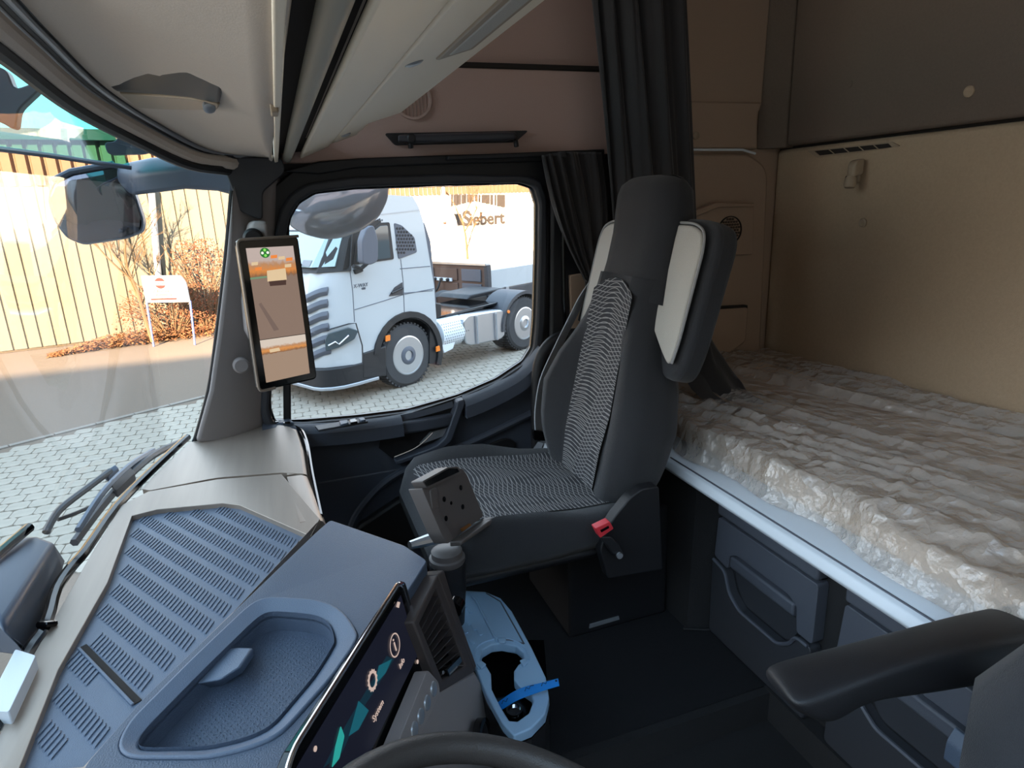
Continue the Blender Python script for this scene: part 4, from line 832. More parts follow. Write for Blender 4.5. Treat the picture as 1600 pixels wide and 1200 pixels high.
# key tag
tgp = [at('z', cz+z, x, y) for x, y, z in [(774, 1100, -.02), (800, 1082, .008), (820, 1073, .02), (845, 1067, .026), (872, 1060, .03)]]
t2 = [at('z', cz+z, x, y) for x, y, z in [(779, 1112, -.02), (804, 1096, .008), (825, 1087, .02), (848, 1079, .026), (874, 1071, .03)]]
tg = empty('key_tag', tgp[0], 'bright blue paper key tag lying across the cup holder tray', 'tag')
mk('tag_strip', loft([[a, b, b-Vector((0, 0, .001)), a-Vector((0, 0, .001))] for a, b in zip(bez(tgp, 4), bez(t2, 4))]), MT['tagblue'], tg, smooth=True)
mk('tag_hole', lathe(at('z', cz+.032, 869, 1064), (0, 0, 1), [(.002, 0), (.002, .001)], 10), MT['ink'], tg)
for i, x in enumerate((784, 820, 846)):
    a = at('z', cz+(-.004, .022, .030)[i], x, (1100, 1080, 1072)[i])
    mk('pen_writing', tube([a, a+Vector((.004, .004, .003)), a+Vector((.008, -.001, .003)), a+Vector((.012, .004, .004)), a+Vector((.018, .002, .005))], .0007, 4), MT['ink'], tg)
# ---- phone cradle on its mount
HC = pp(Vector((.22, 1.08, 2.2)), Vector((.80, -.58, .15)), 700, 800); HN = Vector((.72, -.66, .20)).normalized()
ph = empty('phone_cradle', HC-Vector((0, 0, .12)), 'grey device cradle with drilled back plate on a short post in front of the seat', 'phone holder')
def HQ(pts, off=0): return [pp(HC+HN*off, HN, *p) for p in pts]
bp_ = [(663, 764), (724, 734), (752, 812), (702, 838)]
mk('back_plate', prism(fil(HQ([(660, 760), (668, 752), (722, 731), (730, 742), (756, 806), (706, 845), (692, 832)]), .006, 3), -HN*.012), MT['cradle'], ph, bevel=.003)
mk('top_hood', prism(fil(HQ([(660, 752), (700, 730), (716, 729), (722, 738), (668, 764)], .014), .004, 3), -HN*.026), MT['cradle'], ph, bevel=.003)
mk('top_pad', prism(HQ([(664, 753), (702, 732), (715, 732), (718, 737), (668, 760)], .0155), -HN*.002), MT['gloss'], ph)
mk('side_rail', prism(fil(HQ([(659, 762), (672, 766), (686, 797), (708, 842), (700, 850), (690, 834)], .018), .005, 3), -HN*.03), MT['cradle'], ph, bevel=.003)
mk('side_pad', prism(fil(HQ([(672, 766), (682, 761), (687, 794), (676, 796)], .02), .003, 2), -HN*.004), MT['cradle'], ph, bevel=.002)
mk('bottom_shelf', loft([[p+HN*.026, p+HN*.026+Vector((0, 0, -.010)), p+Vector((0, 0, -.012)), p] for p in HQ([(702, 846), (758, 808)])]), MT['cradle'], ph, bevel=.003)
mk('contact_strip', prism(HQ([(719, 826), (732, 818), (734, 821), (721, 830)], .014), HN*.004), mat('brass', (200, 140, 80), .3, .8), ph)
for q in [(720, 762), (694, 780), (705, 786), (723, 792), (697, 810)]:
    mk('drill_hole', lathe(HQ([q], .0005)[0], HN, [(.0052 if q != (705, 786) else .0036, -.002), (.0052 if q != (705, 786) else .0036, .0006)], 16), MT['gloss'], ph)
pc = at('y', HC.y+.02, 690, 880); pz = pc.z
pcx = Vector((pc.x+.012, pc.y, 0))
mk('post', lathe((pcx.x, pcx.y, pz-.14), (0, 0, 1), [(.026, 0), (.034, .08), (.036, .125), (.036, .14)], 24), MT['black_pl'], ph, smooth=True)
mk('post_collar', lathe((pcx.x, pcx.y, pz), (0, 0, 1), [(.034, 0), (.036, .004), (.036, .012), (.031, .014), (.031, .026), (.022, .032)], 24), MT['cradle'], ph, smooth=True)
mk('clamp_arm', tube([at('y', HC.y-.01, 640, 852), at('y', HC.y, 662, 846), at('y', HC.y, 690, 838)], [.008, .011, .014], 10), MT['alu'], ph, smooth=True)
mk('clamp_bolt', lathe(at('y', HC.y, 678, 826), (.1, 0, 1), [(.009, -.01), (.009, .004), (.014, .004), (.014, .012), (.008, .016)], 10), MT['alu'], ph)
mk('swivel', tube([at('y', HC.y, 684, 836), HQ([(690, 815)], -.012)[0]], .012, 10), MT['silver_pl'], ph, smooth=True)
# ---- steering wheel
SWC = Vector((.135, .365, 2.14)); SWN = Vector((.4226, 0, .9063)).normalized()
sw_ = empty('steering_wheel', SWC-SWN*.1, 'dark steering wheel rim cut off by the bottom of the picture', 'steering wheel')
a_, p_, q_ = axes(SWN)
mk('rim', tube([SWC+(p_*math.cos(2*PI*i/64)+q_*math.sin(2*PI*i/64))*.225 for i in range(65)], .0165, 14), mat('steering_leather', (62, 58, 56), .42, bump=.3, bscale=600), sw_, smooth=True)
mk('hub', lathe(SWC-SWN*.05, SWN, [(.05, -.02), (.085, 0), (.09, .03), (.06, .045)], 28), MT['black_pl'], sw_, smooth=True)
for an in (0, PI, PI*1.5, PI*.5):
    d = p_*math.cos(an)+q_*math.sin(an)
    if d.x < -.3 or d.y > .3: continue
    mk('spoke', tube([SWC+d*.06-SWN*.03, SWC+d*.15-SWN*.015, SWC+d*.215], [.018, .014, .010], 8), MT['black_pl'], sw_, smooth=True)
# ---- sensor housing and block at the foot of the windscreen
sh = empty('sensor_housing', at('z', DZ-.02, 30, 930), 'dark grey wedge shaped sensor housing at the foot of the windscreen', 'sensor')
def hs(x, y, z): return at('z', DZ+z, x, y)
e0 = [hs(22, 838, .075), hs(60, 836, .07), hs(88, 848, .06), hs(99, 880, .0), hs(94, 930, -.03), hs(30, 900, -.04)]
e1 = [hs(-75, 915, .075), hs(-30, 925, .08), hs(2, 985, .06), hs(28, 1020, .0), hs(52, 1026, -.03), hs(-40, 1020, -.04)]
mk('housing_shell', loft([e0, e1]), MT['housing'], sh, bevel=.010, seg=3)
mk('housing_lip', tube([hs(46, 824, .085), hs(-20, 880, .085)], .008, 8), MT['gloss'], sh, smooth=True)
bl_ = mk('sensor_block', prism(fil([hs(0, 1060, .02), hs(24, 1014, .02), hs(56, 1024, .02), hs(14, 1112, .02), hs(-25, 1110, .02)], .004, 3), (0, 0, -.03)), MT['ledge'], None, bevel=.004)
tag(bl_, 'small pale grey block on the dashboard edge at the far left', 'sensor')
cbk = mk('cable_stub', tube([hs(60, 976, .012), hs(72, 976, .012), hs(86, 974, .004)], .005, 8), MT['gloss'], sh, smooth=True)
# ---- camera display on the pillar
DN = Vector((.36, -.92, .05)).normalized(); DP = at('y', 1.60, 435, 490)
md = empty('pillar_display', DP-Vector((0, 0, .15)), 'tall black mirror camera display on the front pillar', 'display')
def DQ(pts, off=0): return [pp(DP+DN*off, DN, *p) for p in pts]
dq = fil(DQ([(370, 375), (466, 369), (496, 592), (405, 612)]), .012, 4)
mk('display_case', prism(dq, -DN*.022), MT['gloss'], md, bevel=.004)
mk('case_rim', tube(fil(DQ([(466, 369), (370, 375), (405, 612), (430, 606)], .0), [0, .012, .012, 0], 4), .0035), MT['brushed'], md, smooth=True)
mk('display_bracket', loft([[at('y', 1.80, x, y), at('y', 1.72, x+6, y), at('y', 1.70, x+w, y), at('y', 1.80, x+w, y)] for x, y, w in [(388, 345, 30), (380, 370, 40), (376, 470, 40), (380, 515, 40), (398, 550, 30)]]), MT['pillar'], md, bevel=.01, seg=3)
mk('pivot', lathe(at('y', 1.72, 396, 372), (0, -1, 0), [(.024, -.02), (.024, .02), (.018, .026)], 24), MT['black_pl'], md, smooth=True)
def pic_mat(name, sky, horizon, road, hz):
    m = bpy.data.materials.new(name); m.use_nodes = True; nt = m.node_tree; b = nt.nodes['Principled BSDF']; b.inputs['Base Color'].default_value = (.01, .01, .01, 1); b.inputs['Roughness'].default_value = .25
    uv = nt.nodes.new('ShaderNodeUVMap'); uv.uv_map = 'UVMap'; sp_ = nt.nodes.new('ShaderNodeSeparateXYZ'); nt.links.new(uv.outputs[0], sp_.inputs[0])
    nz = nt.nodes.new('ShaderNodeTexNoise'); nz.inputs['Scale'].default_value = 14; nz.inputs['Detail'].default_value = 6; nt.links.new(uv.outputs[0], nz.inputs['Vector'])
    ad = nt.nodes.new('ShaderNodeMath'); ad.operation = 'MULTIPLY_ADD'; ad.inputs[1].default_value = .10; nt.links.new(nz.outputs[0], ad.inputs[0]); nt.links.new(sp_.outputs[1], ad.inputs[2])
    cr = nt.nodes.new('ShaderNodeValToRGB'); nt.links.new(ad.outputs[0], cr.inputs[0]); el = cr.color_ramp.elements
    el[0].position = 0; el[0].color = lin(*road); el[1].position = 1; el[1].color = lin(*sky)
    for p_, c_ in [(hz-.02, road), (hz, (140, 100, 70)), (hz+.06, horizon), (hz+.12, (190, 140, 100)), (hz+.17, sky)]:
        e_ = el.new(min(.99, p_)); e_.color = lin(*c_)
    nt.links.new(cr.outputs[0], b.inputs['Emission Color']); b.inputs['Emission Strength'].default_value = .85
    return m
def quad_uv(name, q, m, parent):
    def f(u, v): return (q[3].lerp(q[2], u)).lerp(q[0].lerp(q[1], u), v)
    o = mk(name, grid(f, 2, 2), m, parent); uvl = o.data.uv_layers.new(name='UVMap')
    for p in o.data.polygons:
        for li in p.loop_indices:
            vi = o.data.loops[li].vertex_index; uvl.data[li].uv = ((vi % 3)/2, (vi//3)/2)
    return o
up_ = quad_uv('rear_view_picture', DQ([(384, 388), (458, 384), (477, 521), (406, 531)], .001), pic_mat('camera_picture', (196, 178, 170), (222, 140, 70), (140, 118, 105), .74), md)
quad_uv('wide_view_picture', DQ([(406, 532), (477, 522), (484, 583), (416, 598)], .001), pic_mat('wide_camera_picture', (220, 205, 190), (225, 150, 80), (165, 140, 120), .72), md)
MT['p_cream'] = emis('picture_cream', (214, 188, 150)); MT['p_dark'] = emis('picture_dark', (70, 50, 45)); MT['p_green'] = emis('picture_green', (40, 110, 50)); MT['p_lime'] = emis('picture_lime', (130, 220, 90)); MT['p_white'] = emis('picture_white', (235, 235, 225)); MT['p_org'] = emis('picture_orange', (228, 130, 60)); MT['p_track'] = emis('picture_track', (112, 94, 86)); MT['p_tree'] = emis('picture_green_line', (110, 140, 110))
mk('pictured_truck', prism(DQ([(417, 423), (446, 419), (448, 437), (418, 440)], .002), DN*.0003), MT['p_cream'], up_)
mk('pictured_wheels', prism(DQ([(420, 439), (447, 437), (447, 445), (422, 447)], .002), DN*.0003), MT['p_dark'], up_)
mk('pictured_line', prism(DQ([(391, 434), (417, 431), (417, 434), (391, 437)], .002), DN*.0003), MT['p_tree'], up_)
mk('pictured_track', prism(DQ([(404, 475), (408, 473), (436, 515), (428, 517)], .002), DN*.0003), MT['p_track'], up_)
for k_, (x, y) in enumerate([(428, 401), (440, 403), (452, 405), (398, 412), (404, 420), (450, 415)]):
    mk('pictured_house', prism(DQ([(x-5, y-2), (x+5, y-3), (x+5, y+2), (x-5, y+3)], .002), DN*.0003), MT['p_org'] if k_ % 2 == 0 else MT['p_cream'], up_)
c = DQ([(414, 395)], .002)[0]; da_, dp_, dq_ = axes(DN)
mk('cross_icon', lathe(c, DN, [(.0115, 0), (.0115, .0006)], 24), MT['p_green'], up_)
for k in range(4):
    d = dp_*math.cos(k*PI/2)+dq_*math.sin(k*PI/2); mk('icon_leaf', lathe(c+d*.0062+DN*.0006, DN, [(.0032, 0), (.0032, .0004)], 12), MT['p_lime'] if k % 2 else MT['p_white'], up_)
mk('pictured_car', prism(DQ([(421, 546), (436, 543), (438, 548), (422, 551)], .002), DN*.0003), MT['p_cream'], md)
# ================================================================== OUTSIDE: GLASS, MIRRORS, WIPERS
# windscreen, curved in plan, standing in front of the dashboard
WS = bez([(-.235, 1.835, 0), (-.34, 1.78, 0), (-.43, 1.58, 0), (-.455, 1.22, 0), (-.455, .85, 0), (-.43, .45, 0), (-.40, .1, 0)], 5)
w2 = struct(mk('window_2', grid(lambda u, v: Vector((WS[int(u*(len(WS)-1))].x-.0+.08*v*v, WS[int(u*(len(WS)-1))].y, 2.10+v*.95)), len(WS)-1, 8), MT['wshield'], smooth=True, ang=180))
vz = empty('sun_visor', (-.62, 1.2, 2.95), 'teal tinted outside sun visor across the top left of the windscreen', 'sun visor')
vp_ = bez([at('y', v, *p) for v, p in [(2.02, (205, 262)), (1.98, (150, 254)), (1.86, (70, 242)), (1.72, (0, 233)), (1.5, (-80, 224))]], 5)
mk('visor_panel', grid(lambda u, v: vp_[int(u*(len(vp_)-1))]+Vector((-.10*v, .04*v, .30*v)), len(vp_)-1, 4), MT['visor'], vz, smooth=True)
mk('visor_lip', tube(vp_, .006, 8), MT['housing'], vz, smooth=True)
def vb(q, y): return prism(fil(pl('y', y, q), .012), (0, .03, 0))
mk('visor_bracket', vb([(-30, 96), (10, 108), (22, 140), (55, 128), (62, 140), (28, 172), (24, 205), (0, 190), (-30, 185)], 1.60), MT['housing'], vz, bevel=.006)
mk('visor_bracket', vb([(190, 204), (214, 210), (201, 229), (232, 215), (252, 222), (228, 240), (168, 242), (162, 222), (180, 222)], 1.90), MT['housing'], vz, bevel=.006)
# front blind-spot mirror on its long arm
fm_ = empty('front_mirror', at('y', 2.1, 150, 330), 'grey rounded front mirror on a thick arm outside the windscreen', 'mirror')
MO = [(84, 284), (110, 270), (170, 259), (190, 263), (212, 305), (225, 345), (222, 362), (196, 372), (130, 382), (104, 372), (84, 345), (74, 312)]
m0 = fil(pl('y', 2.10, MO), .012, 3); cm = sum(m0, Vector())/len(m0)
rr = [m0]+[[cm+(p-cm)*k+Vector((-.02*d, d, 0)) for p in m0] for k, d in ((1.03, .02), (.97, .05), (.80, .085), (.45, .10))]
mk('mirror_shell', loft(rr), MT['housing'], fm_, smooth=True, ang=50)
mk('mirror_glass', lathe_ := (lambda ring: loft([ring, [cm+(p-cm)*.9+Vector((0, -.004, 0)) for p in m0], [cm+(p-cm)*.5+Vector((0, -.010, 0)) for p in m0], [cm+(p-cm)*.02+Vector((0, -.012, 0)) for p in m0]]))([cm+(p-cm)*.96+Vector((0, -.001, 0)) for p in m0]), MT['fmirror'], fm_, smooth=True)
mk('mirror_top_edge', tube(pl('y', 2.095, [(82, 282), (110, 268), (178, 256)]), .008), MT['housing'], fm_, smooth=True)
mk('mirror_arm', loft([[at('y', y, x, y0), at('y', y-.03, x, y0+(y1-y0)*.4), at('y', y, x, y1), at('y', y+.06, x, y1-3), at('y', y+.06, x, y0+3)] for y, x, y0, y1 in [(2.10, 183, 258, 284), (2.06, 205, 252, 306), (2.0, 235, 246, 303), (1.96, 290, 240, 296), (1.93, 340, 244, 299), (1.91, 366, 250, 306)]]), MT['housing'], fm_, bevel=.012, seg=3)
# wide kerb mirror outside the door window
km = empty('kerb_mirror', at('y', 2.15, 530, 330), 'large rounded kerb mirror hanging outside the top of the door window', 'mirror')
KO = [(450, 352), (452, 330), (490, 300), (560, 280), (608, 282), (606, 312), (592, 340), (566, 360), (530, 373), (505, 374), (474, 366)]
k0 = fil(pl('y', 2.12, KO), .02, 3); ck = sum(k0, Vector())/len(k0)
mk('mirror_shell', loft([k0]+[[ck+(p-ck)*k+Vector((-.01*d, d, d*.3)) for p in k0] for k, d in ((1.02, .02), (.95, .07), (.75, .11), (.4, .13))]), MT['white'], km, smooth=True, ang=50)
mk('mirror_glass', loft([[ck+(p-ck)*.975+Vector((0, -.001, 0)) for p in k0], [ck+(p-ck)*.8+Vector((0, -.012, 0)) for p in k0], [ck+(p-ck)*.45+Vector((0, -.024, 0)) for p in k0], [ck+(p-ck)*.02+Vector((0, -.028, 0)) for p in k0]]), MT['kmirror'], km, smooth=True)
mk('mirror_stay', tube([ck+Vector((0, .05, .04)), ck+Vector((.0, -.05, .20)), ck+Vector((0, -.20, .26))], .014), MT['housing'], km, smooth=True)
# wipers beyond the glass
def wq(x, y, d): return dep(d, x, y)
wv = empty('wiper', wq(190, 760, 1.75), 'dark windscreen wiper blade with a bent arm at the foot of the windscreen', 'wiper')
mk('wiper_blade', tube(bez([wq(116, 848, 1.45), wq(160, 790, 1.58), (wq(205, 740, 1.72)), wq(245, 708, 1.86), wq(289, 688, 2.0)], 6), [.010]*24+[.008], 6), MT['dark_pl'], wv, smooth=True)
mk('wiper_spoiler', tube(bez([wq(122, 828, 1.46), wq(162, 768, 1.59), (wq(205, 726, 1.74)), wq(240, 704, 1.87)], 6), .008, 6), MT['housing'], wv, smooth=True)
mk('wiper_joint', prism(fil([wq(172, 752, 1.62), wq(200, 728, 1.72), wq(212, 738, 1.72), wq(180, 768, 1.62)], .01), (0, 0, -.02)), MT['dark_pl'], wv, bevel=.004)
w3 = wv
mk('wiper_arm', tube(bez([wq(72, 832, 1.55), wq(82, 812, 1.58), wq(98, 792, 1.62), wq(140, 760, 1.72), wq(172, 736, 1.80)], 6), .009, 8), MT['dark_pl'], w3, smooth=True)
mk('arm_head', prism(fil([wq(160, 738, 1.78), wq(180, 725, 1.82), wq(186, 731, 1.82), wq(168, 745, 1.78)], .005), (0, 0, -.02)), MT['housing'], w3, bevel=.004)
mk('arm_hose', tube(bez([wq(90, 812, 1.6), wq(118, 802, 1.64), wq(150, 788, 1.70)], 5), .005, 6), MT['black_pl'], w3, smooth=True)
# ================================================================== YARD
gp = struct(mk('ground', box(-60, 60, -40, 80, -.06, -.012), MT['asph']))
def gz(x, y, z=0): return at('z', z, x, y)
k0_, k1_, k2_ = gz(0, 702), gz(110, 672), gz(330, 618)
gx = [gz(-120, 735), k0_, k1_, k2_]
dr = (k2_-k0_).normalized()
pend = k2_+dr*1.2
yard = mk('light_asphalt', [(k0_-dr*3+Vector((0, 0, -.011))), (pend+Vector((0, 0, -.011))), pend+Vector((-.2, 1.0, -.011)), k0_-dr*3+Vector((-.6, 1.2, -.011))] and prism([k0_-dr*3+Vector((0, 0, -.02)), pend+Vector((0, 0, -.02)), gz(345, 592)+Vector((0, 0, -.02)), gz(0, 652)+Vector((0, 0, -.02)), gz(-150, 672)+Vector((0, 0, -.02))], (0, 0, .012)), MT['asph2'], gp)
# kerb stones along the paved apron
kl = (pend-(k0_-dr*2.4)).length; nk = int(kl/.5)
for i in range(nk):
    a = k0_-dr*2.4+dr*(i*.5+.006); b = a+dr*.488; nn = Vector((-dr.y, dr.x, 0))*.09
    mk('kerb_stone', prism([a-Vector((0, 0, .02)), b-Vector((0, 0, .02)), b+nn-Vector((0, 0, .02)), a+nn-Vector((0, 0, .02))], (0, 0, .032)), MT['asph2'], gp, bevel=.006)
# pavers between the kerb and the cab: laid in rows square to the cab
bed = mk('paver_bed', box(-7, 14, 1.2, 30, -.0115, -.006), MT['asph'], gp)
bed2 = None
def below_kerb(p): return (p-k0_).cross(dr).z > .12
pm = bpy.data.meshes.new('paver'); bw_, bh_ = .196, .196
b0 = [Vector((x, y, 0)) for x, y in ((-bw_/2, -bh_*.35), (-bw_*.32, -bh_/2), (bw_*.32, -bh_/2), (bw_/2, -bh_*.35), (bw_/2, bh_*.35), (bw_*.32, bh_/2), (-bw_*.32, bh_/2), (-bw_/2, bh_*.35))]
v_, f_ = prism(b0, (0, 0, .02)); v2 = v_[:8]+[Vector((v.x*.97, v.y*.97, v.z)) for v in v_[8:]]
pm.from_pydata(v2, [], f_); pm.materials.append(MT['paver'])
pv = []
for j in range(75):
    for i in range(-40, 70):
        p = Vector((i*.2+(j % 2)*.1, 3.2+j*.2, -.012))
        if not below_kerb(p) and p.x < 1: continue
        q = p-CAM; z = q.dot(FW)
        if z < .3: continue
        X_ = 800+F*q.dot(RT)/z; Y_ = 600-F*q.dot(UP)/z
        if (-30 < X_ < 350 and 560 < Y_ < 900) or (425 < X_ < 860 and 470 < Y_ < 680):
            pv.append((z, p, X_))
pv.sort(key=lambda t: t[0]+(3 if t[2] > 400 else 0))
for z, p, _ in pv[:300]:
    o = bpy.data.objects.new('paver', pm); COL.objects.link(o); o.parent = gp; o.location = p+Vector((0, 0, random.uniform(-.002, .002)))-ORG[gp.name]; o.rotation_euler = (random.uniform(-.006, .006), random.uniform(-.006, .006), 0)
rest = pv[300:]
if rest:
    V, Q = [], []
    for z, p, _ in rest:
        b = len(V); zz = random.uniform(-.002, .002); V += [v+p+Vector((0, 0, zz)) for v in v2]; Q += [[i+b for i in q] for q in f_]
    stuff(mk('far_pavers', (V, Q), MT['paver'], gp))
# ---- cream hall on the left
HA = gz(0, 553); HB = dep(15.2, 300, 335); HB.z = 0
hd_ = (HB-HA).normalized(); hn_ = Vector((hd_.y, -hd_.x, 0))
def HP(x, y): return pp(HA, hn_, x, y)
zb_ = HP(30, 291).z; zt_ = HP(60, 200).z
hall = empty('warehouse', HA, 'cream ribbed metal warehouse with a rust stained upper band on the left', 'warehouse')
pw_ = .26; n0, n1 = -22, 25
core = prism([HA+hd_*(n0*pw_)-hn_*.04, HA+hd_*(n1*pw_)-hn_*.04, HA+hd_*(n1*pw_)-hn_*3, HA+hd_*(n0*pw_)-hn_*3], (0, 0, zt_))
mk('hall_core', core, MT['seamline'], hall)
def shp(n_, z0, z1, prof, m_):
    v = [HA+hd_*u+hn_*d for u, d in prof]
    return v
me_s = None
for k in range(n0, n1):
    a = HA+hd_*(k*pw_); e1 = hd_; 
    pts = [a-hn_*.04, a+hd_*.012-hn_*.03, a+hd_*.022+hn_*.0, a+hd_*(pw_-.022)+hn_*.0, a+hd_*(pw_-.012)-hn_*.03, a+hd_*pw_-hn_*.04]
    mk('siding_sheet', prism([p+Vector((0, 0, .05)) for p in pts], (0, 0, zb_-.05)), MT['siding'], hall)
for k in range(n0, n1):
    a = HA+hd_*(k*pw_); pts = [a-hn_*.04, a+hd_*.02-hn_*.03, a+hd_*.05+hn_*.05, a+hd_*(pw_-.05)+hn_*.05, a+hd_*(pw_-.02)-hn_*.03, a+hd_*pw_-hn_*.04]
    mk('band_sheet', prism([p+Vector((0, 0, zb_)) for p in pts], (0, 0, zt_-zb_-.25)), MT['eave'], hall)
mk('hall_eave', prism([p+Vector((0, 0, zt_-.25)) for p in [HA+hd_*(n0*pw_)+hn_*.25, HA+hd_*(n1*pw_)+hn_*.25, HA+hd_*(n1*pw_)-hn_*3, HA+hd_*(n0*pw_)-hn_*3]], (0, 0, .22)), MT['darkroof'], hall)
mk('downpipe', tube([HP(236, 296)+hn_*.12, HP(246, 420)+hn_*.12, HP(250, 470)+hn_*.12], .075, 10), MT['silver_pl'], hall, smooth=True)
# ---- white hall with the company lettering, behind the truck
RA = dep(25, 560, 400); RA.z = 0; rd = Vector((.97, .24, 0)).normalized(); rn = Vector((rd.y, -rd.x, 0))
def RP(x, y, off=0): return pp(RA+rn*off, rn, x, y)
h2 = empty('office_hall', RA, 'white hall with a ribbed orange fascia and company lettering behind the truck', 'warehouse')
zf = RP(700, 304).z
mk('hall_wall', prism([RA-rd*1, RA+rd*16, RA+rd*16-rn*4, RA-rd*1-rn*4], (0, 0, zf)), mat('white_render', (236, 232, 222), .8), h2)
mk('hall_roof', prism([p+Vector((0, 0, zf+1.6)) for p in [RA-rd*1+rn*.3, RA+rd*16+rn*.3, RA+rd*16-rn*4, RA-rd*1-rn*4]], (0, 0, .2)), MT['darkroof'], h2)
for k in range(-5, 75):
    a = RA+rd*(k*.2)
    mk('fascia_rib', prism([p+Vector((0, 0, zf)) for p in [a-rn*.02, a+rd*.04+rn*.06, a+rd*.15+rn*.06, a+rd*.19-rn*.02]], (0, 0, 1.6)), MT['eave'], h2)
w_ = (RP(782, 343)-RP(706, 343)).length
lt = mk('company_name', text_geo('iebert', RP(761, 342, .03), rd, (0, 0, 1), .74, .02, .018), MT['grey_txt'], h2)
mk('company_initial', text_geo('S', RP(729, 342.5, .03), rd, (0, 0, 1), .86, .02, .03), MT['grey_txt'], h2)
for k, x in enumerate((711, 715, 719)):
    mk('logo_stroke', prism([RP(x-2, 334, .03), RP(x+1, 334, .03), RP(x+9-k*2, 352, .03), RP(x+5-k*2, 352, .03)], rn*.02), MT['grey_txt'], h2)
xs = [706, 712, 717, 723, 727, 733, 737, 744, 749, 756, 762, 768, 774, 780, 786]
for i, x in enumerate(xs):
    t = (x-696)/92; top_ = 304; bot_ = 314+10*abs(t-.5)*2; w2_ = 1.4+(i*7 % 4)*.7
    mk('sign_stripe', prism([RP(x-w2_, top_, .03), RP(x+w2_, top_, .03), RP(x+w2_, bot_, .03), RP(x-w2_, bot_, .03)], rn*.02), MT['grey_txt'], h2)
lp = empty('lamp_post', gz(700, 520)*0+Vector((*RP(700, 380, 3.0).xy, 0)), 'thin grey post standing in front of the lettering', 'post')
q0 = RP(693, 290, 3.0); q1 = RP(699, 420, 3.0)
mk('post_pole', tube([Vector((q1.x, q1.y, 0)), Vector((q1.x, q1.y, 1.6)), q0+Vector((0, 0, .6))], .07, 8), MT['alu'], lp, smooth=True)
mk('post_band', tube([Vector((q1.x-.05, q1.y-.09, 2.1)), Vector((q1.x+.05, q1.y-.09, 2.1))], .05, 6), MT['brown_metal'], lp)
# ---- bare trees
def tree(base, h, spread, label, seed, dens=1.0, thick=.07, lean=0):
    rnd = random.Random(seed); gs = []
    def br(p, d, l, r, lev):
        n = 3; path = [p]; c = p; dd = d
        for i in range(n):
            dd = (dd+Vector((rnd.uniform(-.18, .18), rnd.uniform(-.18, .18), rnd.uniform(-.05, .12)))).normalized(); c = c+dd*(l/n); path.append(c)
        gs.append(tube(path, [r, r*.85, r*.7, r*.5], 4 if lev else 6, False))
        if lev >= 4: return
        for k in range(int((3 if lev else 5)*dens)+1):
            t = rnd.uniform(.35, 1); q = path[min(int(t*n), n-1)].lerp(path[min(int(t*n)+1, n)], t*n-int(t*n)) if t < 1 else path[-1]
            nd = (dd*rnd.uniform(.6, 1)+Vector((rnd.uniform(-1, 1), rnd.uniform(-1, 1), rnd.uniform(-.2, .7)))*spread).normalized()
            br(q, nd, l*rnd.uniform(.5, .72), r*.5, lev+1)
    br(base, Vector((lean, 0, 1)), h*.42, thick, 0)
    o = empty('bare_tree', base, label, 'tree', 'bare trees in the yard')
    mk('trunk', gs[0], MT['bark'], o, smooth=True)
    stuff(mk('branches', join(*gs[1:]), MT['twig'], o))
    return o
tb = HP(238, 540)+hn_*1.5; tb.z = .1
tree(tb, 3.9, .75, 'bare leafless tree in front of the cream warehouse', 3, 1.0, .045, -.02)
t2 = RP(731, 400, 2.0); t2.z = 0
tree(t2, 5.2, .62, 'bare young tree in front of the lettered hall', 11, .7, .06)
t3 = RP(852, 400, 2.2); t3.z = 0
tree(t3, 5.4, .7, 'bare tree at the right edge of the door window', 5, .8, .06)
# ---- shrubs with dry leaves and the leaf litter in front of the hall
def shrub(c, rx, h, n, seed, label):
    rnd = random.Random(seed); V, Q, tw = [], [], []
    for k in range(n):
        a = rnd.uniform(0, 2*PI); r_ = rx*math.sqrt(rnd.random()); z = h*rnd.random()**.8; r_ *= (1-.5*(z/h)**2)
        p = c+Vector((math.cos(a)*r_, math.sin(a)*r_*.6, z)); s_ = rnd.uniform(.016, .036)
        u_ = Vector((rnd.uniform(-1, 1), rnd.uniform(-1, 1), rnd.uniform(-1, 1))).normalized(); w_ = u_.orthogonal().normalized(); b = len(V)
        V += [p-u_*s_, p+w_*s_*.5+u_.cross(w_)*s_*.2, p+u_*s_, p-w_*s_*.5+u_.cross(w_)*s_*.2]; Q.append([b, b+1, b+2, b+3])
    for k in range(int(n/40)):
        a = rnd.uniform(0, 2*PI); e_ = c+Vector((math.cos(a)*rx*.8, math.sin(a)*rx*.5, h*rnd.uniform(.5, 1)))
        tw.append(tube([c+Vector((math.cos(a)*.1, 0, 0)), c.lerp(e_, .5)+Vector((0, 0, h*.12)), e_], [.014, .010, .005], 4, False))
    o = empty('shrub', c, label, 'shrub', 'shrubs around the stop sign'); stuff(mk('dry_leaves', (V, Q), MT['leaf'], o)); stuff(mk('shrub_twigs', join(*tw), MT['bark'], o)); return o
sA = HP(270, 535)+hn_*.75; sA.z = .0
shrub(sA, 1.25, 1.25, 2000, 4, 'low brown leafed shrub behind the legs of the stop sign')
sB = HP(325, 530)+hn_*.6; sB.z = 0
shrub(sB, .85, 2.2, 1900, 8, 'tall red brown shrub right of the stop sign')
V, Q = [], []
rl_ = random.Random(2)
LA, LB = gz(75, 558), gz(335, 524)
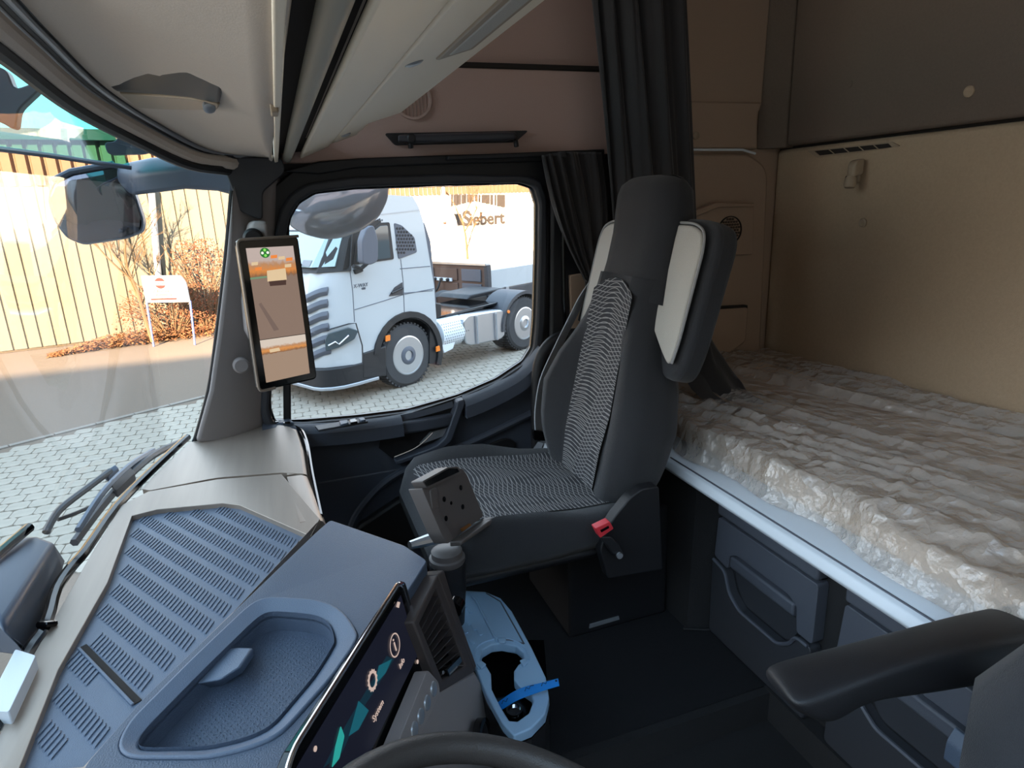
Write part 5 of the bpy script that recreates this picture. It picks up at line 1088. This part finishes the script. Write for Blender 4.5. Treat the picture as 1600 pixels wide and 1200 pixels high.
for k in range(4500):
    t = rl_.random(); wd = .25+1.0*t; c_ = LA.lerp(LB, t)+hn_*-1*rl_.uniform(-.1, wd); z = .02+.22*rl_.random()*min(1, t*3); s_ = rl_.uniform(.02, .05); a = rl_.uniform(0, PI); b = len(V)
    u_ = Vector((math.cos(a), math.sin(a), rl_.uniform(-.6, .6)))*s_; w_ = Vector((-math.sin(a), math.cos(a), rl_.uniform(-.6, .6)))*s_*.6
    p = c_+Vector((0, 0, z)); V += [p-u_, p-w_, p+u_, p+w_]; Q.append([b, b+1, b+2, b+3])
ll = stuff(mk('leaf_litter', (V, Q), MT['lit'])); tag(ll, 'strip of dry leaves along the foot of the cream warehouse', 'leaves')
# ---- stop sign board on two blue posts
SG = HP(262, 530)+hn_*1.75; SG.z = 0
sgx = Vector((RT.x, RT.y, 0)).normalized(); sgn = Vector((sgx.y, -sgx.x, 0))
def SQ(pts, off=0): return [pp(SG+sgn*off, sgn, *p) for p in pts]
sg = empty('stop_board', SG, 'white notice board with a red STOP disc on two blue posts', 'sign')
mk('sign_panel', prism(fil(SQ([(220, 431), (282, 430), (291, 442), (297, 472), (228, 473)]), [.01, .06, .06, .02, .02], 4), -sgn*.03), MT['signw'], sg)
for (xa, ya_, xb_) in [(229, 472, 238), (297, 470, 303)]:
    a = SQ([(xa, ya_)], -.02)[0]; b = SQ([(xb_, 530)], -.02)[0]; mk('sign_post', tube([Vector((b.x, b.y, 0)), a], .022, 8), MT['signb'], sg, smooth=True)
c = SQ([(250, 442.5)], .002)[0]
mk('stop_disc', lathe(c, sgn, [(.115, 0), (.115, .006)], 28), MT['signr'], sg)
mk('disc_bar', prism(SQ([(241.5, 439.5), (258.5, 439.5), (258.5, 446), (241.5, 446)], .010), sgn*.002), MT['signw'], sg)
mk('stop_word', text_geo('STOP', SQ([(250, 442.7)], .014)[0], sgx, (0, 0, 1), .085, .001), MT['signr'], sg)
mk('notice_line', text_geo('Zufahrt zur', SQ([(252, 455)], .004)[0], sgx, (0, 0, 1), .075, .001), MT['grey_txt'], sg)
mk('notice_line', text_geo('Anmeldung', SQ([(256, 460.5)], .004)[0], sgx, (0, 0, 1), .075, .001), MT['grey_txt'], sg)
mk('red_line', prism(SQ([(236, 466.5), (276, 465.5), (276, 468), (236, 469)], .002), sgn*.002), MT['signr'], sg)
# ---- the building across the yard whose shade lies over the truck
sh_ = empty('depot_building', (6, -14, 0), 'long depot building behind the photographer that shades the yard', 'building')
mk('low_wing', box(-34, -10.0, -24, -14, 0, 10.7), MT['siding'], sh_)
mk('main_block', box(-10.0, 40, -24, -14, 0, 12.8), MT['siding'], sh_)
mk('parapet', box(-10.2, 40.2, -24.2, -13.8, 12.8, 13.0), MT['darkroof'], sh_)
mk('wing_roof', box(-34.2, -10.2, -24.2, -13.8, 10.7, 10.9), MT['darkroof'], sh_)
mk('gate', box(2, 6, -14.1, -13.95, 0, 4.2), MT['brown_metal'], sh_)
# ================================================================== WHITE TRACTOR UNIT
T0 = Vector((1.657, 9.736, 0)); TE = Vector((.8660538, .49995081, 0)); TB_ = Vector((-.49995081, .8660538, 0))
def T(u, v, w): return T0+TE*u+TB_*v+Vector((0, 0, w))
def TQ(pts, v=0): return [T(u, v, w) for u, w in pts]
def TPX(pts, v=0): return [pp(T0+TB_*v, TB_, *p) for p in pts]
tr = empty('tractor_truck', T(.8, 1.2, 0), 'white tractor truck parked in the shade seen through the door window', 'truck')
WD = 2.35
arch = [(.03+.64*math.cos(a), .50+.62*math.sin(a)) for a in [math.radians(d) for d in range(8, 173, 15)]]
side = [(-1.30, .40), (-1.44, .48), (-1.46, .80), (-1.44, 1.2), (-1.40, 1.62), (-1.30, 1.94), (-.92, 2.46), (-.82, 2.70), (-.62, 2.88), (-.30, 2.93), (.36, 2.88), (.47, 2.72), (.53, 2.52), (.66, 1.52), (.66, .95)]+arch+[(-.62, .42)]
CH = .34                                     # the front corners are rounded off in plan
def sidew(u, w): return u+(.44*min(1, max(0, (-u-.70)/.60)) if u < -.70 else 0)
def fu(w):                                   # u of the front face at height w
    fr_ = [(.40, -1.30), (.48, -1.44), (.80, -1.46), (1.2, -1.44), (1.62, -1.40), (1.94, -1.30), (2.46, -.92), (2.70, -.82), (2.88, -.62)]
    for (a, ua), (b, ub) in zip(fr_, fr_[1:]):
        if w <= b: return ua+(ub-ua)*max(0, (w-a))/(b-a)
    return -.62
def FS(v, w, off=0):                         # point on the front skin of the cab
    t = min(1, min(v, WD-v)/CH); t = math.sin(t*PI/2); u1 = fu(w); u0 = sidew(u1, w)
    return T(u0+(u1-u0)*t-off, v-(off*.5 if v < CH else 0), w+off*.3)
secs = []
for v in (0, .09, .2, CH, WD-CH, WD-.2, WD-.09, WD):
    t = math.sin(min(1, min(v, WD-v)/CH)*PI/2)
    secs.append([T(sidew(u, w)+(u-sidew(u, w))*t, v, w) for u, w in side])
mk('cab_body', loft(secs), MT['white'], tr, smooth=True, ang=28)
V0 = -.012
def panel(name, px, m, th=.02, r=.02, v=V0, bevel=.004): return mk(name, prism(fil(TPX(px, v), r, 3), TB_*th), m, tr, bevel=bevel)
panel('door_window', [(552, 414), (556, 378), (594, 348), (609, 347), (616, 405)], MT['black_pl'], .02, .03)
panel('window_pane', [(557, 410), (560, 381), (594, 353), (606, 352), (611, 403)], MT['truck_glass'], .01, .02, V0-.006)
panel('vent_panel', [(616, 348), (628, 352), (648, 371), (652, 394), (623, 405)], MT['drawer'], .02, .03)
hx_ = []
for i in range(7):
    for j in range(9):
        x = 621+i*4.4+(j % 2)*2.2; y = 357+j*5.4
        if y > 398-(x-621)*.25 or (x-621) > 3+(y-350)*1.25 or x > 648: continue
        hx_.append(lathe(TPX([(x, y)], V0-.008)[0], TB_, [(.018, 0), (.018, .012)], 6))
stuff(mk('vent_hexagons', join(*hx_), MT['black_pl'], tr))
# windscreen wrapping round the corner, with dark pillars
def strip(v0, v1, w0, w1, off, n=10):
    return [[FS(v0+(v1-v0)*k/n, w0, off), FS(v0+(v1-v0)*k/n, w1, off), FS(v0+(v1-v0)*k/n, w1, off-.02), FS(v0+(v1-v0)*k/n, w0, off-.02)] for k in range(n+1)]
mk('windscreen_frame', loft(strip(.0, WD, 1.90, 2.46, .035)), MT['black_pl'], tr, smooth=True, ang=30)
mk('windscreen', loft(strip(.10, WD-.10, 1.97, 2.43, .045)), MT['ws_truck'], tr, smooth=True, ang=30)
mk('front_pillar', prism(TPX([(536, 421), (540, 400), (545, 372), (558, 358), (594, 341), (596, 349), (558, 378), (553, 414)], -.004), TB_*.02), MT['black_pl'], tr)
mk('windscreen_sticker', prism([FS(.34, 1.98, .05), FS(.34, 2.06, .05), FS(.56, 2.06, .05), FS(.56, 1.98, .05)], TE*.004), MT['signw'], tr)
def SL2(t, v): return FS(v, 1.94+.5*t, .06)
mk('cab_wiper', tube([SL2(.05, .9)+Vector((-.02, -.02, 0)), SL2(.12, .5)+Vector((-.02, -.02, 0))], .012, 6), MT['black_pl'], tr)
mk('roof_seam', prism(TPX([(596, 334), (656, 327), (656, 329), (596, 336)], -.004), TB_*.01), MT['silver_pl'], tr)
for x in (592, 597):
    mk('roof_rivet', lathe(TPX([(x, 344)], -.004)[0], -TB_, [(.012, 0), (.012, .006)], 8), MT['drawer'], tr)
# mirror
mk('mirror_arm', tube(TPX([(552, 416), (564, 420), (575, 410)], -.10), .03, 8), MT['black_pl'], tr, smooth=True)
panel('mirror_housing', [(567, 412), (566, 375), (573, 356), (584, 351), (591, 375), (591, 408), (580, 414)], MT['drawer'], .12, .05, -.30, .03)
mk('mirror_base', prism(fil(TPX([(553, 421), (566, 418), (569, 424), (556, 429)], -.03), .015, 2), TB_*.06), MT['black_pl'], tr, bevel=.01)
# door lines, handle, lettering
for q in [[(546, 416), (551, 455), (554, 503)], [(554, 484), (600, 470), (631, 460), (678, 451)], [(626, 405), (630, 440), (632, 492)], [(546, 416), (547, 416)], [(625, 420), (672, 416)], [(631, 458), (676, 454)]]:
    mk('panel_gap', tube(TPX(q, -.002), .006, 4), MT['drawer'], tr)
panel('handle_recess', [(608, 463), (617, 449), (629, 441), (630, 460)], MT['dark_pl'], .02, .01)
mk('door_handle', tube(TPX([(612, 458), (629, 450)], -.03), .018, 6), MT['black_pl'], tr, smooth=True)
mk('model_name', text_geo('X-WAY', TPX([(564, 446)], -.004)[0], TE*1+Vector((0, 0, .0)), (0, 0, 1), .075, .003), MT['drawer'], tr)
mk('model_number', text_geo('480', TPX([(568, 451)], -.004)[0], TE, (0, 0, 1), .05, .003), MT['drawer'], tr)
# wheel arch trim, lower bumper, steps
ar_o = [(.03+.70*math.cos(a), .50+.69*math.sin(a)) for a in [math.radians(d) for d in range(-25, 178, 12)]]; ar_i = [(.03+.60*math.cos(a), .50+.60*math.sin(a)) for a in [math.radians(d) for d in range(-25, 178, 12)]]
mk('arch_trim', loft([[T(o[0], -.03, o[1]), T(i[0], -.03, i[1]), T(i[0], .40, i[1]), T(o[0], .02, o[1])] for o, i in zip(ar_o, ar_i)]), MT['black_pl'], tr, smooth=True)
mk('arch_liner', loft([[T(i[0], .0, i[1]), T(i[0]*.98, .0, i[1]*.985), T(i[0]*.98, 1.0, i[1]*.985), T(i[0], 1.0, i[1])] for i in ar_i]), MT['black_pl'], tr)
panel('mud_flap', [(672, 505), (683, 545), (686, 571), (671, 568)], MT['black_pl'], .45, .01, .0)
def skirt(w0, w1, off):
    pl_ = [(-.60, -off), (-1.0, -off)]+[(-1.02-(.46+off)*math.sin(k*PI/8), -off+CH*(1-math.cos(k*PI/8))) for k in range(1, 5)]
    pl_ += [(u, WD-v) for u, v in pl_[::-1]]
    return prism([T(u, v, w0) for u, v in pl_], (0, 0, w1-w0))
mk('lower_bumper', skirt(.30, .58, .015), MT['black_pl'], tr, bevel=.02)
mk('bumper_lip', skirt(.26, .31, .03), MT['silver_pl'], tr, bevel=.01)
mk('entry_step', prism(TPX([(567, 552), (604, 540), (604, 588), (567, 592)], -.02), TB_*.04), MT['black_pl'], tr, bevel=.02)
NCH = (TE*-.40+TB_*-.72).normalized()
def CX(px, off=0): return [pp(T(-1.10, .02, 0)+NCH*off, NCH, *p) for p in px]
mk('headlight', prism(fil(CX([(508, 532), (512, 522), (545, 512), (560, 517), (554, 530), (530, 543), (509, 549)], .03), .02, 3), NCH*-.08), MT['truck_glass'], tr, bevel=.006)
mk('lamp_reflector', tube(CX([(513, 540), (524, 534), (530, 538), (545, 524)], .035), .012, 6), MT['chrome'], tr)
mk('light_seam', tube(CX([(510, 516), (545, 506), (556, 505), (566, 540), (567, 566)], .012), .010, 5), MT['black_pl'], tr)
panel('side_marker', [(603, 525), (610, 523), (610, 532), (603, 534)], MT['orange_m'], .02, .01, -.05)
panel('side_marker', [(682, 542), (687, 540), (688, 548), (682, 550)], MT['orange_m'], .02, .01, -.05)
# front grille: louvres on the face of the cab
for k in range(6):
    w = .74+k*.165; vs_l = [.13, .18, .24, .32, .45, WD-.45, WD-.32, WD-.24, WD-.18, WD-.13]; dzs = [.10, .09, .06, .02, -.02]; dzs += dzs[::-1]
    mk('grille_bar', loft([[FS(v, w+.05+dz, .012), FS(v, w-.02+dz, .04), FS(v, w-.07+dz, .012), FS(v, w-.02+dz, -.02)] for v, dz in zip(vs_l, dzs)]), MT['drawer'], tr, bevel=.006)
mk('number_plate', prism([T(-1.52, .9, .48), T(-1.52, 1.45, .48), T(-1.52, 1.45, .60), T(-1.52, .9, .60)], TE*.02), MT['signw'], tr)
# wheels
def wheel(u, v0, w, r, wd, name, front=True):
    c = T(u, v0, w); ax = -TB_
    wl = mk(name, lathe(c, ax, [(r*.60, -wd), (r*.90, -wd), (r*.985, -wd+.03), (r, -wd+.06), (r, -.06), (r*.985, -.03), (r*.90, .0), (r*.62, .006), (r*.60, -.02)], 48), MT['tire'], tr, smooth=True, ang=30)
    tb_ = []
    a_, p_, q_ = axes(ax)
    for k in range(44):
        a = 2*PI*k/44; rad = p_*math.cos(a)+q_*math.sin(a); tg_ = p_*-math.sin(a)+q_*math.cos(a)
        for s0 in (0, .5):
            b_ = c+rad*r*.985+ax*(-wd*(.08+s0*.84))+tg_*(.012 if s0 else 0)
            tb_.append(prism([b_+tg_*.018, b_-tg_*.018, b_-tg_*.018-ax*wd*.36, b_+tg_*.018-ax*wd*.36], rad*.026))
    stuff(mk('tread_blocks', join(*tb_), MT['tire'], wl))
    mk('rim', lathe(c, ax, [(r*.62, .008), (r*.58, .012), (r*.54, -.03), (r*.40, -.05 if front else -.10), (r*.20, -.04 if front else -.12), (r*.2, -.2), (r*.62, -.2)], 40), MT['alu'], wl, smooth=True)
    mk('hub', lathe(c, ax, [(r*.30, -.06), (r*.29, .012), (r*.22, .03), (r*.16, .03), (r*.14, -.0), (.02, -.0)], 28), MT['alu'] if not front else MT['drawer'], wl, smooth=True)
    for k in range(10):
        a = 2*PI*k/10; rad = p_*math.cos(a)+q_*math.sin(a)
        mk('wheel_nut', lathe(c+rad*r*.365+ax*-.045, ax, [(.016, 0), (.016, .035), (.008, .045)], 6), MT['chrome'], wl)
        mk('rim_hole', lathe(c+rad*r*.49+ax*-.032, ax, [(.022, -.01), (.022, .008)], 10), MT['gloss'], wl)
wheel(.03, .02, .50, .50, .32, 'front_wheel')
wheel(2.95, .05, .52, .50, .55, 'rear_wheel', False)
wheel(.03, WD-.02+.0, .50, .50, .32, 'front_wheel') if False else None
mk('far_wheel', lathe(T(2.95, WD-.05, .52), TB_, [(.3, -.5), (.5, -.48), (.5, -.02), (.3, 0)], 40), MT['tire'], tr, smooth=True)
mk('far_wheel', lathe(T(.03, WD-.02, .50), TB_, [(.3, -.32), (.5, -.3), (.5, -.02), (.3, 0)], 40), MT['tire'], tr, smooth=True)
# chassis, tank, exhaust drum, mudguard
mk('chassis_rail', prism(TQ([(.4, .62), (3.9, .62), (3.9, .88), (.4, .88)], .72), TB_*.09), MT['black_pl'], tr, bevel=.01)
mk('chassis_rail', prism(TQ([(.4, .62), (3.9, .62), (3.9, .88), (.4, .88)], 1.55), TB_*.09), MT['black_pl'], tr, bevel=.01)
mk('rear_cab_column', prism(TQ([(.68, .95), (.80, 1.02), (.76, 2.2), (.66, 2.5), (.58, 2.5)], .10), TB_*(WD-.2)), MT['drawer'], tr, bevel=.03)
mk('cab_mount', prism(TQ([(.55, .92), (.80, 1.0), (.82, 1.20), (.62, 1.25)], .02), TB_*.25), MT['black_pl'], tr, bevel=.02)
mk('fuel_tank', prism([p for p in fil(TPX([(724, 502), (731, 493), (784, 484), (790, 489), (789, 524), (783, 530), (736, 540), (728, 537)], .05), .05, 3)], TB_*.6), MT['alu'], tr, bevel=.02)
for x in (746, 776):
    mk('tank_strap', tube(TPX([(x-1, 494-(x-746)*.16), (x+1, 537-(x-746)*.2)], .02), .018, 6), MT['silver_pl'], tr, smooth=True)
dr0 = TPX([(700, 518)], .30)[0]
mk('exhaust_drum', lathe(dr0-TE*.36, TE, [(.20, 0), (.25, .03), (.25, .62), (.20, .68)], 32), MT['ledge'], tr, smooth=True)
hl_ = []
for i in range(12):
    for j in range(-4, 5):
        a = j*.2; a_, p_, q_ = axes(TE)
        rad = (-TB_*math.cos(a)+Vector((0, 0, 1))*math.sin(a)); hl_.append(lathe(dr0-TE*.30+TE*(i*.05+(j % 2)*.025)+rad*.249, rad, [(.010, 0), (.010, .004)], 6))
stuff(mk('drum_holes', join(*hl_), MT['drawer'], tr))
mk('drum_bracket', prism(TPX([(690, 538), (712, 532), (708, 545), (694, 552)], .10), TB_*.1), MT['ledge'], tr, bevel=.01)
mg = [(2.95+.66*math.cos(a), .50+.64*math.sin(a)) for a in [math.radians(d) for d in range(15, 186, 12)]]; mgi = [(2.95+.60*math.cos(a), .50+.58*math.sin(a)) for a in [math.radians(d) for d in range(15, 186, 12)]]
mk('rear_mudguard', loft([[T(o[0], .02, o[1]), T(i[0], .02, i[1]), T(i[0], .62, i[1]), T(o[0], .62, o[1])] for o, i in zip(mg, mgi)]), MT['dark_pl'], tr, smooth=True, ang=40)
mk('side_marker', lathe(TPX([(794, 487)], .0)[0], -TB_, [(.03, 0), (.03, .02)], 12), MT['orange_m'], tr)
mk('deck_plate', prism(TQ([(1.0, .90), (2.5, .93), (2.5, .97), (1.0, .94)], .3), TB_*1.6), MT['gloss'], tr, bevel=.01)
mk('coupling_plate', prism(TQ([(2.2, 1.02), (3.3, 1.05), (3.2, 1.12), (2.3, 1.10)], .8), TB_*.8), MT['black_pl'], tr, bevel=.02)
# ================================================================== DROP-SIDE LORRY PARKED BEHIND
LC = dep(13.5, 764, 460); LN = TB_.copy(); LE = TE.copy()
def LQ(x, y, v=0): return pp(LC+TB_*v, TB_, x, y)
lz = LC.z
lo = empty('tipper_body', Vector((LC.x, LC.y, 0)), 'brown and white drop side lorry body parked behind the white truck', 'lorry')
h_ = LQ(763, 423).z-lz; L_ = 5.2; Wb = 2.4
def LB_(u, v, w): return LC+LE*u+TB_*v+Vector((0, 0, w))
mk('side_board', prism([LB_(.02, 0, .08), LB_(L_, 0, .08), LB_(L_, 0, h_), LB_(.02, 0, h_)], TB_*.06), MT['white'], lo, bevel=.01)
mk('far_board', prism([LB_(.02, Wb, .08), LB_(L_, Wb, .08), LB_(L_, Wb, h_), LB_(.02, Wb, h_)], TB_*.06), MT['white'], lo, bevel=.01)
mk('side_rail', prism([LB_(0, -.03, -.14), LB_(L_, -.03, -.14), LB_(L_, -.03, .07), LB_(0, -.03, .07)], TB_*.1), MT['dark_pl'], lo, bevel=.01)
mk('front_wall', prism([LB_(-.04, 0, -.14), LB_(-.04, Wb, -.14), LB_(-.04, Wb, h_+.10), LB_(-.04, 0, h_+.10)], LE*.08), MT['brown_metal'], lo, bevel=.01)
mk('top_rail', prism([LB_(-.08, -.02, h_+.10), LB_(-.08, Wb, h_+.10), LB_(-.08, Wb, h_+.16), LB_(-.08, -.02, h_+.16)], LE*.14), MT['alu'], lo, bevel=.01)
mk('corner_post', prism([LB_(-.06, -.04, -.16), LB_(.06, -.04, -.16), LB_(.06, -.04, h_+.12), LB_(-.06, -.04, h_+.12)], TB_*.1), MT['dark_pl'], lo, bevel=.01)
for k, (v0, v1) in enumerate([(.15, .72), (.85, 1.5), (1.6, 2.3)]):
    for w0, w1 in ((.0, h_*.42), (h_*.52, h_+.02)):
        mk('wall_panel', prism([LB_(-.07, v0, w0), LB_(-.07, v1, w0), LB_(-.07, v1, w1), LB_(-.07, v0, w1)], LE*.03), MT['drawer'] if k == 0 else MT['brown_metal'], lo, bevel=.01)
mk('valve_strip', prism([LB_(-.10, 1.0, h_*.48), LB_(-.10, 2.1, h_*.48), LB_(-.10, 2.1, h_*.62), LB_(-.10, 1.0, h_*.62)], LE*.03), MT['ledge'], lo)
for v in (1.1, 1.3, 1.5, 1.75, 2.0):
    mk('air_coupling', lathe(LB_(-.10, v, h_*.55), -LE, [(.035, 0), (.035, .05), (.02, .06)], 10), MT['black_pl'], lo)
mk('air_hose', tube(bez([LB_(-.16, 1.3, h_*.5), LB_(-.24, 1.35, h_*.1), LB_(-.24, 1.6, h_*.05), LB_(-.16, 1.75, h_*.5)], 6), .025, 6), MT['black_pl'], lo, smooth=True)
for k in range(5):
    mk('board_latch', prism([LB_(.5+k*1.0, -.05, .0), LB_(.6+k*1.0, -.05, .0), LB_(.6+k*1.0, -.05, .1), LB_(.5+k*1.0, -.05, .1)], TB_*.04), MT['silver_pl'], lo)
mk('lorry_chassis', prism([LB_(-.4, .7, -.5), LB_(L_, .7, -.5), LB_(L_, .7, -.2), LB_(-.4, .7, -.2)], TB_*1.0), MT['black_pl'], lo)
for u in (1.2, 3.6):
    for v in (.02, Wb-.3):
        mk('lorry_wheel', lathe(LB_(u, v, -lz+.48), TB_, [(.28, .0), (.46, .01), (.48, .05), (.48, .25), (.28, .3)], 32), MT['tire'], lo, smooth=True)
